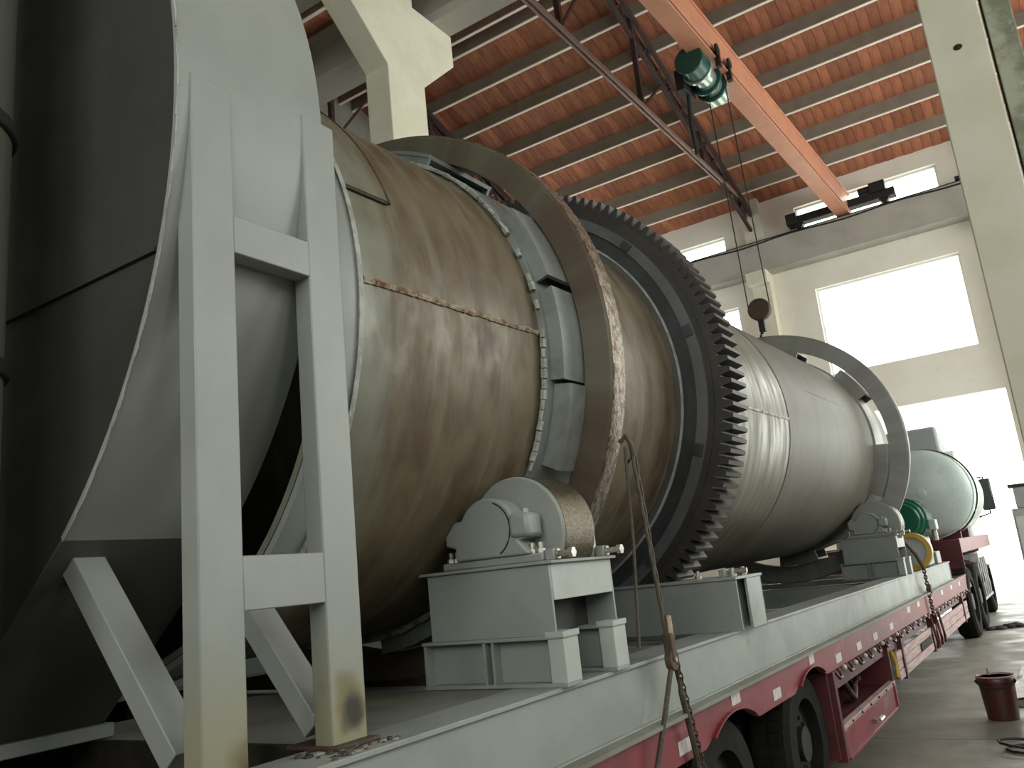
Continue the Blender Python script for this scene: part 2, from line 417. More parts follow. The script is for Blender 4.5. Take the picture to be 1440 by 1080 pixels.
def window(k, x0, x1, z0, z1, y=YF + 0.14):
    m = MB(); t = 0.05
    m.box(x0, x0 + t, y, y + .06, z0, z1).box(x1 - t, x1, y, y + .06, z0, z1).box(x0 + t, x1 - t, y, y + .06, z0, z0 + t).box(x0 + t, x1 - t, y, y + .06, z1 - t, z1)
    o = m.build('window_%d' % k, WHITEP); o['kind'] = 'structure'
    MB().box(x0 + t, x1 - t, y + .02, y + .03, z0 + t, z1 - t).build('pane', PANE, o, smooth=False)
for k, h in enumerate([far_holes[0], far_holes[1], far_holes[2], far_holes[3]]):
    window(k + 1, *h)
for k, h in enumerate(far_holes):
    portal('far_daylight', ((h[0] + h[1]) / 2, YF + 0.32, (h[2] + h[3]) / 2), (-PI / 2, 0, 0), h[1] - h[0], h[3] - h[2])
for h in right_holes:
    portal('side_daylight', (8.32, (h[0] + h[1]) / 2, (h[2] + h[3]) / 2), (PI / 2, 0, PI / 2), h[1] - h[0], h[3] - h[2])

# roof: deck above, one purlin after another, and the boards between them
def ceilz(y): return EAVE + SL * (YF - y) if y >= RY else RZ - SL * (RY - y)
ce = struct(MB().prism([(YF + .6, ceilz(YF) - SL * .6 + .06), (RY, RZ + .06), (7.6, ceilz(7.6) + .06), (7.6, ceilz(7.6) + .16), (RY, RZ + .16), (YF + .6, ceilz(YF) - SL * .6 + .16)], 'x', -14.3, 8.3), 'ceiling', PURL, 'pitched roof of red-brown boards on dark purlins')
struct(MB().prism([(7.6, 12.1), (0.3, 14.6), (-7.3, 12.1), (-7.3, 12.25), (0.3, 14.75), (7.6, 12.25)], 'x', -14.3, 8.3), 'ceiling_near', PURL)
PD = 1.0861; Y0 = 23.0; ZB = 11.676
pur_y = [Y0 - k * PD for k in range(8)]
ps = math.sqrt(1 + SL * SL); ang = -math.atan(SL)
p0 = None
def purlin(y, zb):
    global p0
    if p0 is None:
        m = MB().box(-14.2, 8.2, -0.035, 0.035, 0.03, 0.37)
        p0 = m.build('roof_purlin', PURL, ce)
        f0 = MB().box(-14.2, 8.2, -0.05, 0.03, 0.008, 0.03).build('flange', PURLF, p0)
        p0.location = (0, y, zb)
    else:
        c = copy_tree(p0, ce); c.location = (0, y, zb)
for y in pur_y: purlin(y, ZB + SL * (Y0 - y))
for k in range(6):
    y = 2 * RY - 15.4 - k * PD; purlin(y, ceilz(y) - .365)
b0 = None; rest = MB()
BW = 0.2425
def board(x, ya, yb, thick=.03):
    """One board lying under the deck from ya (lower end) to yb."""
    L = abs(yb - ya) * ps
    return x, (ya + yb) / 2, L
rows = [(YF, Y0)] + [(Y0 - k * PD, Y0 - (k + 1) * PD) for k in range(7)]
cnt = 0
bmesh0 = MB().box(-BW / 2 + .004, BW / 2 - .004, -.5, .5, 0, 0.04).build('roof_board', BOARD, ce)
first = True
for (ya, yb) in rows:
    yc = (ya + yb) / 2; L = (ya - yb) * ps - .004
    for i in range(-58, 33):
        x = i * BW + .06
        off = random.uniform(-.010, .006)
        z = ceilz(yc) + off
        if -7.6 < x < 0.75 and cnt < 292:
            c = bmesh0 if first else piece(bmesh0, ce)
            first = False; cnt += 1
            c.location = (x, yc, z); c.rotation_euler = (ang, 0, 0); c.scale = (1, L, 1)
        else:
            hy = (ya - yb) / 2 - .002
            vs = [(x + sx * (BW / 2 - .004), yc + sy * hy, ceilz(yc + sy * hy) + off + dz) for dz in (0, .04) for sx, sy in ((-1, -1), (1, -1), (1, 1), (-1, 1))]
            rest.add(vs, [(3, 2, 1, 0), (4, 5, 6, 7), (0, 1, 5, 4), (1, 2, 6, 5), (2, 3, 7, 6), (3, 0, 4, 7)])
for k in range(-1, 7):
    ya = 2 * RY - 15.4 - k * PD if k >= 0 else RY; yb = 2 * RY - 15.4 - (k + 1) * PD
    if k == -1: ya, yb = 15.4, 14.9
    if yb < 7.6: yb = 7.6
    yc = (ya + yb) / 2; hy = abs(ya - yb) / 2 - .002
    for i in range(-58, 33):
        x = i * BW + .06; off = random.uniform(-.01, .006)
        vs = [(x + sx * (BW / 2 - .004), yc + sy * hy, min(ceilz(yc + sy * hy), RZ) + off + dz) for dz in (0, .04) for sx, sy in ((-1, -1), (1, -1), (1, 1), (-1, 1))]
        rest.add(vs, [(3, 2, 1, 0), (4, 5, 6, 7), (0, 1, 5, 4), (1, 2, 6, 5), (2, 3, 7, 6), (3, 0, 4, 7)])
rs = rest.build('roof_boards_beyond', BOARD, ce, smooth=False); rs['kind'] = 'stuff'

# columns of the row the trailer passes through, with corbels to both sides
def column(name, x0, x1, m, label, corbel=True):
    p = [(7.5, 0), (8.25, 0), (8.25, 8.17)]
    p += [(9.0, 8.87), (9.0, 9.37), (8.12, 9.37), (8.12, 13.2), (7.62, 13.2), (7.62, 9.37), (6.75, 9.37), (6.75, 8.87), (7.5, 8.17)] if corbel else [(8.25, 13), (7.5, 13)]
    o = MB().prism(p, 'x', x0, x1).build(name, m, bevel=0.012); tag(o, label, 'column', kind='structure'); return o
column('concrete_column', -6.55, -6.15, CONC, 'cream concrete column with stepped corbel behind the drum')
column('concrete_column', -0.195, 0.235, CONC, 'broad pale concrete column at the right edge with a small hole')
o = MB().box(0.262, 0.46, 7.62, 8.2, 0, 13).build('concrete_column', CONCS, bevel=0.01); tag(o, 'narrow stained mossy concrete post just behind the broad pale column', 'column', kind='structure')
o = MB().sphere((0.02, 7.497, 5.47), .035, 12, 8, (1, .25, .8)).build('bolt_hole_patch', DARK); tag(o, 'dark patch of a bolt hole on the broad pale column', 'hole')
o = MB().cyl((-.23, 7.55, 4.36), (-.14, 7.55, 4.36), .022, 10).build('pipe_stub', IRON); tag(o, 'small dark pipe stub on the left edge of the broad pale column', 'pipe')

# runway beams
def runway(name, y0, y1, zt, zb, label, m=BEAMC):
    p = [(y0, zb), (y1, zb), (y1, zb + .16), (y1 - .1, zb + .26), (y1 - .1, zt - .2), (y1, zt - .12), (y1, zt), (y0, zt), (y0, zt - .12), (y0 + .1, zt - .2), (y0 + .1, zb + .26), (y0, zb + .16)]
    o = MB().prism(p, 'x', -14, 8).build(name, m, bevel=.008); tag(o, label, 'beam', kind='structure')
runway('runway_beam', 8.55, 8.98, 10.3, 9.37, 'concrete crane runway beam on the column corbel, far side')
runway('runway_beam', 6.78, 7.21, 10.3, 9.37, 'concrete crane runway beam on the column corbel, near side')
o = MB().box(-14, 8, 23.45, 23.98, 9.38, 10.30).build('runway_beam', BEAMC, bevel=.01); tag(o, 'grey concrete crane runway beam across the far wall', 'beam', kind='structure')
for x in (-12.2, -6.1, 0.0, 6.1):
    m = MB().box(x - .27, x + .27, 23.55, 23.99, 0, 9.4).box(x - .27, x + .27, 23.75, 23.99, 10.4, EAVE + .1)
    tag(m.build('wall_pier', CONC, bevel=.01), None, None, kind='structure')['label'] = 'far wall pier carrying the runway beam'
for x in (-6.1, 0.0):
    tag(MB().box(x - .3, x + .3, 23.2, 23.54, 9.0, 9.37).build('trim_1', CONC, bevel=.01), 'small corbel under the far runway beam', None, kind='structure')
o = MB().box(-13.5, 7.5, 23.62, 23.70, 10.30, 10.39).build('runway_rail', IRON); tag(o, 'dark crane rail on top of the far runway beam', 'rail')
o = MB().tube([(x, 23.42, 10.24 + .03 * math.sin(x * 2.2)) for x in [-13 + .5 * i for i in range(26)]], .022, 6).build('conductor_cable', IRON); tag(o, 'dark cable sagging along the top of the far runway beam', 'cable')

# roof trusses: sloping top chord, long tie, posts and diagonals
def truss(x, label, tielabel=None):
    t = thing('roof_truss', (x, 16, 11.6), label, 'truss')
    yr = RY
    for s in (-.09, .09):
        MB().bar((x + s, 23.9, ceilz(23.9) - .46), (x + s, yr, RZ - .46), .08, .16).build('top_chord', TRUSS, t)
        MB().bar((x + s, yr, RZ - .46), (x + s, 8.2, ceilz(8.2) - .46), .08, .16).build('top_chord', TRUSS, t)
    for s in (-.05, .05):
        MB().bar((x + s, 23.9, 11.62), (x + s, 8.1, 11.50), .045, .10).build('tie_bar', TIE, t)
    ys = [22.2, 20.2, 18.3, 16.4, 14.6, 12.7, 10.6]
    for i, y in enumerate(ys):
        if i % 2 or y in (20.2,):
            MB().bar((x, y, 11.55), (x, y, ceilz(y) - .42), .11, .11, (1, 0, 0)).build('post', TRUSS, t)
    for i in range(len(ys) - 1):
        a, b = ys[i], ys[i + 1]
        if i % 2: a, b = b, a
        if i in (0, 2, 4): MB().bar((x, a, ceilz(a) - .45), (x, b, 11.58), .05, .05, (1, 0, 0)).build('diagonal', TRUSS, t)
    MB().bar((x, 23.9, ceilz(23.9) - .95), (x, yr, RZ - .95), .09, .09).build('lower_chord', TRUSS, t)
    n = 26
    lac = MB()
    for i in range(n):
        y = 23.5 - i * .33; y2 = y - .33; sg = 1 if i % 2 else -1
        lac.bar((x, y, ceilz(y) - (.5 if sg > 0 else .93)), (x, y2, ceilz(y2) - (.93 if sg > 0 else .5)), .05, .05)
    tag(lac.build('lacing', TRUSS, t), kind='stuff')
    MB().box(x - .10, x + .10, 23.60, 23.90, 11.3, 12.0).build('shoe_plate', TIE, t)
    return t
truss(-6.15, 'dark steel roof truss with a long pale tie bar above the drum')
truss(-12.2, 'dark steel roof truss farther left behind the cream column')

# ------------------------------------------------------------------ overhead crane
cr = thing('overhead_crane', (-3.6, 23.66, 10.5), 'salmon orange overhead crane girder with dark end carriage', 'crane')
def gx(y): return -3.53 - (23.9 - y) * .0305
ga, gb = 9.2, 23.9
def gbar(name, dx, zc, a, b, m=ORANGE):
    return MB().bar((gx(ga) + dx, ga, zc), (gx(gb) + dx, gb, zc), a, b).build(name, m, cr, bevel=.008)
gbar('bottom_flange', 0, 10.40, .36, .035)
gbar('neck', -.02, 10.455, .10, .08, DARK)
gbar('web', .03, 10.75, .30, .51)
gbar('top_flange', .04, 11.02, .36, .04)
MB().box(-5.0, -2.15, 23.50, 23.82, 10.52, 10.74).build('end_carriage', IRON, cr, bevel=.01)
for x in (-4.75, -2.45): MB().cyl((x, 23.56, 10.51), (x, 23.76, 10.51), .12, 20).build('carriage_wheel', IRON, cr)
MB().box(-2.75, -2.35, 23.40, 23.80, 10.70, 10.98).cyl((-2.75, 23.55, 10.86), (-3.05, 23.55, 10.86), .10, 14).build('drive_motor', IRON, cr, bevel=.01)
MB().box(-5.05, -4.75, 23.4, 23.84, 10.5, 10.82).build('buffer', IRON, cr, bevel=.01)

h = thing('electric_hoist', (-3.85, 14.4, 10.0), 'green electric hoist with a pale drum hanging under the orange girder', 'hoist')
hx, hz = -4.02, 10.25
MB().cyl((hx, 13.35, hz), (hx, 13.72, hz), .27, 32).build('motor_cover', HGREEN, h, bevel=.02)
MB().cyl((hx, 13.72, hz), (hx, 13.80, hz), .30, 32).build('flange', HPALE, h, bevel=.01)
MB().cyl((hx, 13.80, hz), (hx, 14.55, hz), .22, 32).build('rope_drum', HPALE, h)
for y in (14.2, 14.5): MB().cyl((hx, y, hz), (hx, y + .06, hz), .30, 32).build('drum_ring', HGREEN, h, bevel=.01)
MB().cyl((hx, 14.56, hz), (hx, 14.9, hz), .25, 28).build('gear_case', HPALE, h, bevel=.03)
for y in (13.85, 14.45): MB().box(hx - .05, hx + .42, y, y + .10, hz + .2, hz + .26).box(hx + .33, hx + .42, y, y + .1, hz - .05, hz + .32).build('trolley_bracket', IRON, h)
for y in (13.75, 14.35):
    for dx in (-.02, .36): MB().cyl((gx(y) + dx - .13, y, 10.47), (gx(y) + dx - .09, y, 10.47), .10, 18).build('trolley_wheel', IRON, h)
MB().box(hx - .42, hx - .26, 13.7, 14.3, hz - .3, hz + .12).build('control_box', IRON, h, bevel=.01)
MB().tube([(hx - .3, 14.0, hz - .2), (hx - .34, 14.0, hz - .9), (hx - .33, 14.05, hz - 1.5)], .04, 8).build('cable', IRON, h)
hk = thing('hook_block', (-3.83, 14.43, 5.35), 'dark round hook block hanging on two ropes above the far riding ring', 'hook')
MB().cyl((-3.83, 14.36, 5.68), (-3.83, 14.50, 5.68), .20, 28).build('sheave', RUSTY, hk, bevel=.02)
MB().box(-3.885, -3.775, 14.38, 14.48, 5.27, 5.56).build('shank', IRON, hk, bevel=.01)
MB().tube([(-3.83 + .055 * math.cos(a), 14.43, 5.20 + .06 * math.sin(a)) for a in [PI * (.5 + i / 10) for i in range(14)]], .024, 8).build('hook', IRON, hk)
for s in (-.19, .19): MB().tube([(-3.83 + s, 14.43, 5.68), (-3.90 + s * .9, 14.40, 10.2)], .011, 6).build('rope', IRON, hk)

# ------------------------------------------------------------------ rotary drum on its axis
def C(y): return (-2.67 + .0046 * (y - 3.05), 2.41 + .0194 * (y - 3.05))
def P(y, r, deg):
    cx, cz = C(y); a = math.radians(deg); return (cx + r * math.cos(a), y, cz + r * math.sin(a))
SR = 1.08
d = thing('rotary_drum', (C(6)[0], 6.0, C(6)[1]), 'huge dusty steel rotary drum with riding rings and a toothed gear', 'drum')

def ring(name, prof, m, parent=d, n=144, cf=C, **k):
    return MB().lathe_y(prof, cf, n).build(name, m, parent, uvc=cf, fix=True, **k)

sh = ring('shell', [(1.60, SR), (2.74, SR), (4.2, SR), (4.2, SR - .02), (1.60, SR - .02)], SHELL)
sh2 = ring('shell', [(4.2, SR), (6.2, SR), (10.2, SR), (10.2, SR - .02), (4.2, SR - .02)], SHELLP)
sh2['label'] = 'paler far part of the drum shell'
ring('girth_plate', [(6.2, SR + .004), (6.2, SR), (10.2, SR), (10.2, SR + .004)], mat('grey_shell_far', (0.125, 0.118, 0.092), .5, c2=(0.10, 0.088, 0.06), scale=3, stretch=(1, 2, 1), uv=True), sh2)
ring('collar', [(1.602, SR + .022), (1.715, SR + .022), (1.715, SR + .002), (1.602, SR + .002)], PAINT)
ring('collar_lip', [(1.708, SR + .016), (1.703, SR + .030), (1.722, SR + .030), (1.722, SR + .001)], GREYW)
def arc(name, y0, y1, r0, r1, a0, a1, m, parent=d, n=None, cf=C):
    n = n or max(2, int(abs(a1 - a0) / 2.5))
    return MB().lathe_y([(y0, r0), (y0, r1), (y1, r1), (y1, r0)], cf, n, True, math.radians(a0), math.radians(a1)).build(name, m, parent, uvc=cf)
arc('doubler_plate', 1.72, 1.945, SR, SR + .014, 18.5, 70, SHELL)
for q in ([P(1.946, SR + .013, a) for a in range(18, 72, 2)], [P(1.72 + .0228 * i, SR + .008, 18.3) for i in range(11)]):
    MB().tube(q, .0055, 6).build('plate_weld', RUSTY, d)
# weld seams: knobbly beads
def bead_line(name, a, y0, y1, r, m, step=.018, wid=.010, parent=sh):
    mb = MB(); y = y0; pts = []
    while y < y1:
        pts.append(P(y, r, a + random.uniform(-.10, .10))); y += step
    for i in range(len(pts) - 1):
        k = random.uniform(.8, 1.35)
        mb.tube([pts[i], pts[i + 1]], wid * k, 6)
    return mb.build(name, m, parent)
bead_line('weld_seam', 1.2, 1.73, 2.74, SR, WELD)
bead_line('weld_seam', -2.0, 4.6, 6.2, SR, BOLT, .03, .009, sh2)
bead_line('weld_seam', 14, 7.0, 8.5, SR, GREYW, .04, .006, sh2)
mb = MB()
for i in range(170):
    a = i * 360 / 170
    if random.random() < .9: mb.tube([P(2.735 + random.uniform(-.004, .004), SR + .018, a), P(2.735 + random.uniform(-.004, .004), SR + .018, a + 1.9)], random.uniform(.008, .014), 5)
tag(mb.build('ring_weld', GREYW, sh), kind='stuff')
# riding rings with their pads
def riding_ring(yf, yr, R, ri, pads, mf, mt, padm, base):
    t = ring('riding_ring', [(yf, ri), (yf, R - .012), (yf + .012, R), (yr - .012, R), (yr, R - .012), (yr, ri)], mf, n=160)
    ring('tread', [(yf + .008, R - .001), (yf + .012, R + .002), (yr - .012, R + .002), (yr - .008, R - .001)], mt, t, n=160)
    ring('base_ring', [(base[0], SR - .004), (base[0], SR + .022), (base[1], SR + .022), (base[1], SR - .004)], padm)
    for a0, a1, y0, rr in pads:
        n = max(3, int((a1 - a0) / 3)); A0, A1 = math.radians(a0), math.radians(a1)
        mb = MB()
        mb.lathe_y([(y0, rr - .018), (y0, rr), (base[1], rr), (base[1], rr - .018)], C, n, True, A0, A1)
        mb.lathe_y([(y0 + .004, SR + .02), (y0 + .004, rr - .018), (y0 + .022, rr - .018), (y0 + .022, SR + .02)], C, n, True, A0, A1)
        mb.lathe_y([(base[1] - .022, SR + .02), (base[1] - .022, rr - .018), (base[1] - .004, rr - .018), (base[1] - .004, SR + .02)], C, n, True, A0, A1)
        mb.build('pad', padm, d, uvc=C)
NP = [(59, 76, 2.77, 1.165), (13, 31, 2.77, 1.165), (-8.5, 10.5, 2.77, 1.165), (-26, -9.2, 2.80, 1.178), (88, 108, 2.77, 1.165), (126, 146, 2.77, 1.165), (164, 184, 2.77, 1.165), (202, 222, 2.77, 1.165), (240, 258, 2.77, 1.165), (276, 294, 2.77, 1.165)]
riding_ring(2.925, 3.045, 1.298, 1.172, NP, TYREF, TREAD, PAD, (2.745, 3.26))
FP = [(a, b, 9.36, 1.20) for a, b in ((24, 42), (-30, -3), (66, 86), (105, 125), (145, 165), (185, 205), (225, 245), (265, 285))]
riding_ring(9.47, 9.565, 1.388, 1.21, FP, FARRING, FARRING, FARRING, (9.34, 9.8))
# toothed gear ring
GY0, GY1, RT = 4.12, 4.355, 1.372
NT = 143
g = ring('gear_ring', [(GY0, 1.245), (GY0, RT - .056), (GY1, RT - .056), (GY1, 1.245)], GEAR, n=NT)
ring('gear_rim_lip', [(GY0 - .012, 1.245), (GY0 - .012, 1.275), (GY0 + .01, 1.275), (GY0 + .01, 1.245)], GEAR, g)
ring('spring_ring', [(4.09, 1.19), (4.09, 1.246), (4.20, 1.246), (4.20, 1.19)], GEARG)
ring('spring_ring_inner', [(4.105, SR + .03), (4.105, 1.192), (4.18, 1.192), (4.18, SR + .03)], GEARD)
ring('shell_band', [(4.085, SR - .005), (4.085, SR + .036), (4.32, SR + .036), (4.32, SR - .005)], GEARG)
ring('band_lip', [(4.078, SR + .028), (4.078, SR + .038), (4.092, SR + .038), (4.092, SR + .028)], GREYW)
for a in range(10, 370, 30):
    arc('joint_plate', 4.082, 4.10, 1.195, 1.24, a, a + 3, GEARD)
cy = (GY0 + GY1) / 2; ccx, ccz = C(cy); r0 = RT - .058
tw = [(-.0240, 0), (-.0215, .014), (-.0145, .042), (-.0100, .057), (.0100, .057), (.0145, .042), (.0215, .014), (.0240, 0)]
tooth = MB().prism([(r0 + h_, w_) for w_, h_ in tw], 'y', -(GY1 - GY0) / 2, (GY1 - GY0) / 2)
t0 = tooth.build('gear_tooth', GEAR, g, org=(0, 0, 0), smooth=False)
for i in range(NT):
    c = t0 if i == 0 else piece(t0, g)
    c.location = Vector((ccx, cy, ccz)) - origin(g); c.rotation_euler = (0, -2 * PI * i / NT, 0)

# ------------------------------------------------------------------ steel skid frame lying on the trailer
sk = thing('skid_frame', (-2.65, 7, .91), 'long grey-green steel I-beam skid frame under the drum on the trailer', 'frame')
BX = -1.464
def ibeam(x, y0, y1, z0=.912, z1=1.147, fw=.19, side=1, pm=PAINT):
    xo = x; xi = x - fw * side
    MB().box(min(xo, xi), max(xo, xi), y0, y1, z1 - .014, z1).box(min(xo, xi), max(xo, xi), y0, y1, z0, z0 + .014).build('flange', pm, sk, bevel=.002)
    xw = x - .018 * side
    MB().box(min(xw, xw - .014 * side), max(xw, xw - .014 * side), y0, y1, z0 + .014, z1 - .014).build('web', pm, sk)
ibeam(BX, .35, 12.55); ibeam(-3.86, .35, 12.55, side=-1, pm=PRIMER_SHADE)  # left beam coloured dark to stand in for shade under the drum
MB().box(BX - .002, BX + .055, .35, 12.3, .906, .921).build('bottom_flange_edge', PLATE, sk)
MB().box(BX - .17, BX - .012, 12.54, 12.555, .926, 1.133).build('end_plate', PAINT, sk)
for y in (2.46, 2.82, 4.1, 6.2, 9.0, 9.36, 11.0, 12.4):
    MB().box(-3.84, -1.66, y - .05, y + .05, .93, 1.10).build('cross_beam', PAINT, sk, bevel=.004)
MB().prism([(-1.655, 1.56), (-1.655, 2.415), (-2.78, 2.415), (-2.90, 2.36), (-2.97, 2.24), (-2.99, 1.66), (-2.93, 1.56)], 'z', 1.134, 1.146).build('cover_plate', PLATE, sk, bevel=.003)
MB().box(-2.74, -1.655, 1.545, 1.56, 1.0, 1.15).build('apron_plate', DARK, sk)

# ------------------------------------------------------------------ support roller stations
def station(y, label, rr):
    s = thing('support_roller_stand', (-1.72, y + .22, 1.147), label, 'roller stand', 'roller stands beside the drum')
    zb, zt = 1.147, 1.308
    for yy in (y, y + .355):                                    # two short I-beams across, web set back, with stiffeners
        m = MB().box(-2.03, -1.44, yy, yy + .10, zb, zb + .012).box(-2.03, -1.44, yy, yy + .10, zt - .012, zt).box(-2.02, -1.45, yy + .045, yy + .055, zb + .012, zt - .012)
        m.build('base_beam', PAINT, s, bevel=.002)
        for x in (-2.025, -1.765, -1.73): MB().box(x, x + .010, yy + .004, yy + .096, zb + .012, zt - .012).build('stiffener', PAINT, s)
        MB().box(-1.50, -1.44, yy + .002, yy + .098, zb + .012, zt - .012).build('end_stiffener', PAINTL, s, bevel=.002)
        MB().box(-1.505, -1.436, yy - .003, yy + .103, zt - .006, zt + .012).build('cap_plate', PAINTL, s)
    MB().box(-1.985, -1.468, y + .005, y + .017, zt, 1.537).build('front_plate', PAINT, s, bevel=.002)
    MB().box(-1.985, -1.468, y + .44, y + .452, zt, 1.537).build('rear_plate', PAINT, s)
    MB().box(-1.985, -1.973, y + .017, y + .44, zt, 1.537).build('side_plate', PAINT, s)
    MB().box(-1.478, -1.466, y + .017, y + .44, 1.418, 1.537).build('apron_plate', PAINTL, s, bevel=.002)
    MB().box(-1.60, -1.585, y + .017, y + .44, zt, 1.42).build('inner_plate', PRIMER_SHADE, s)
    MB().box(-2.015, -1.448, y - .008, y + .462, 1.537, 1.548).build('top_plate', PAINT, s, bevel=.002)
    # front bearing housing: foot, body, lugs, domed cap
    yb0, yb1 = y + .012, y + .085
    MB().box(-1.915, -1.49, yb0, yb1, 1.548, 1.576).build('bearing_foot', PAINT, s, bevel=.006)
    arcp = [(-1.70 + .122 * math.cos(math.radians(t)), 1.662 + .122 * math.sin(math.radians(t))) for t in range(154, 24, -7)]
    bp = [(-1.845, 1.576), (-1.845, 1.622), (-1.885, 1.632), (-1.885, 1.716)] + arcp + [(-1.53, 1.716), (-1.525, 1.70), (-1.525, 1.634), (-1.575, 1.626), (-1.552, 1.60), (-1.535, 1.576)]
    MB().prism(bp, 'y', yb0 - .012, yb1).build('bearing_body', PAINT, s, bevel=.008)
    MB().box(-1.60, -1.520, yb0 - .026, yb1 - .004, 1.634, 1.714).build('bearing_lug', PAINT, s, bevel=.014)
    MB().tube([(-1.70 + .098 * math.cos(math.radians(t)), yb0 - .012, 1.672 + .098 * math.sin(math.radians(t))) for t in range(-60, 70, 8)], .003, 5).build('cover_edge', DARK, s)
    for x in (-1.86, -1.56): MB().cyl((x, yb0 + .03, 1.712), (x, yb0 + .03, 1.732), .011, 6).build('cap_bolt', PAINTL, s)
    for x in (-1.895, -1.868, -1.545, -1.512):
        MB().cyl((x, yb0 + .03, 1.574), (x, yb0 + .03, 1.590), .016, 6).cyl((x, yb0 + .03, 1.59), (x, yb0 + .03, 1.612), .009, 8).build('foot_bolt', BOLT, s)
    for x in (-1.88, -1.53): MB().cyl((x, yb0 + .02, 1.526), (x, yb0 + .02, 1.538), .016, 6).build('lower_nut', BOLT, s)
    # roller wheel on its shaft
    rx, rz = -1.648, 1.655
    w = MB().lathe_y([(y + .100, .05), (y + .100, rr - .008), (y + .108, rr), (y + .315, rr), (y + .325, rr - .008), (y + .325, .05)], lambda yy: (rx, rz), 64).build('roller', PAINT, s, uvc=lambda yy: (rx, rz))
    MB().lathe_y([(y + .109, rr - .002), (y + .113, rr + .002), (y + .318, rr + .002), (y + .322, rr - .002)], lambda yy: (rx, rz), 64).build('roller_tread', ROLLT, w, uvc=lambda yy: (rx, rz))
    MB().cyl((rx, y + .05, rz), (rx, y + .42, rz), .045, 20).build('shaft', PAINT, s)
    MB().box(-1.88, -1.49, y + .352, y + .43, 1.548, 1.576).box(-1.80, -1.53, y + .352, y + .43, 1.576, 1.62).build('rear_bearing', PAINT, s, bevel=.006)
    MB().box(-1.525, -1.50, y + .352, y + .42, 1.576, 1.70).build('rear_bearing_lug', PAINTL, s, bevel=.006)
    for x in (-1.545, -1.512): MB().cyl((x, y + .39, 1.574), (x, y + .39, 1.592), .016, 6).cyl((x, y + .39, 1.59), (x, y + .39, 1.616), .009, 8).build('foot_bolt', BOLT, s)
    for yy in (y + .045, y + .40):
        MB().box(-1.488, -1.452, yy - .022, yy + .022, 1.548, 1.586).build('screw_bracket', PAINT, s, bevel=.004)
        MB().cyl((-1.49, yy, 1.567), (-1.40, yy, 1.567), .0105, 10).cyl((-1.472, yy, 1.567), (-1.446, yy, 1.567), .018, 6).cyl((-1.404, yy, 1.567), (-1.388, yy, 1.567), .018, 6).build('adjusting_screw', BOLT, s)
    return s
ROLLT = mat('polished_roller_band', (0.15, 0.125, 0.085), 0.2, metal=0.7, c2=(0.10, 0.08, 0.05), scale=14, stretch=(1, 3, 1), uv=True, bump=0.35, bscale=40, rvar=0.1)
s1 = station(2.415, 'nearest grey support roller stand, beside the near riding ring', .20)
s2 = station(8.945, 'far support roller stand beneath the far riding ring', .235)

# pinion stand under the gear ring
pn = thing('pinion_stand', (-1.74, 4.24, 1.147), 'low grey steel box stand under the toothed gear ring', 'stand')
MB().box(-2.07, -1.41, 4.042, 4.054, 1.147, 1.388).build('front_plate', PAINT, pn, bevel=.002)
MB().box(-2.07, -1.41, 4.418, 4.43, 1.147, 1.388).build('rear_plate', PAINT, pn)
MB().box(-1.47, -1.46, 4.054, 4.418, 1.147, 1.388).build('inner_plate', PAINT, pn)
MB().box(-1.424, -1.410, 4.20, 4.43, 1.147, 1.388).build('side_plate', PAINT, pn, bevel=.002)
MB().box(-2.07, -2.06, 4.054, 4.418, 1.147, 1.388).build('side_plate', PAINT, pn)
MB().box(-2.10, -1.405, 4.03, 4.44, 1.388, 1.402).build('top_plate', PAINT, pn, bevel=.002)
for x, y in ((-1.66, 4.2), (-1.475, 4.2), (-1.475, 4.36)):
    MB().cyl((x, y, 1.400), (x, y, 1.418), .018, 6).cyl((x, y, 1.418), (x, y, 1.442), .011, 8).build('bolt', BOLT, pn)
MB().cyl((-1.50, 4.23, 1.425), (-1.41, 4.23, 1.425), .014, 10).build('adjusting_screw', BOLT, pn)
MB().box(-1.53, -1.50, 4.15, 4.30, 1.402, 1.44).build('screw_bracket', PAINT, pn, bevel=.004)

# ------------------------------------------------------------------ feed hood over the near end of the drum
hd = thing('feed_hood', (-3.1, 1.35, 1.147), 'tall grey steel feed hood on braced legs at the near drum end', 'hood')
HX, HZ, HR = -3.10, 2.80, 1.53
HY0, HY1 = 1.115, 1.59
hc = lambda y: (HX, HZ)
TA = -46
a0h, a1h = math.radians(TA), math.radians(180 - TA)
m = MB().lathe_y([(HY0, HR - .012), (HY0, HR), (HY1, HR), (HY1, HR - .012)], hc, 96, True, a0h, a1h)
m.build('casing', POSTM, hd)
pt = (HX + HR * math.cos(a0h), HZ + HR * math.sin(a0h))
bz = 1.19; bxr = pt[0] - (pt[1] - bz) * 1.20; bxl = 2 * HX - bxr
for sgn in (1, -1):
    xa, xb = (pt[0], bxr) if sgn == 1 else (2 * HX - pt[0], bxl)
    MB().prism([(xa, pt[1]), (xb, bz), (xb - sgn * .012, bz), (xa - sgn * .012, pt[1])], 'y', HY0, HY1).build('hopper_side', mat('grey_primer', (.085, .086, .08), .5), hd)
poly = [(HX + (HR - .012) * math.cos(a0h + (a1h - a0h) * i / 80), HZ + (HR - .012) * math.sin(a0h + (a1h - a0h) * i / 80)) for i in range(81)] + [(bxl, bz), (bxr, bz)]
MB().prism(poly, 'y', HY0 + .006, HY0 + .018).build('end_plate', PRIMER_SHADE, hd)
MB().prism(poly, 'y', 1.572, 1.584).build('rear_plate', PRIMER_SHADE, hd)
MB().prism([(HX - 1.45, 2.335), (HX + 1.44, 2.335), (HX + 1.44, 2.345), (HX - 1.45, 2.345)], 'y', HY0 - .004, HY0 + .006).build('joint_strip', PRIMER_SHADE, hd)
mb = MB()
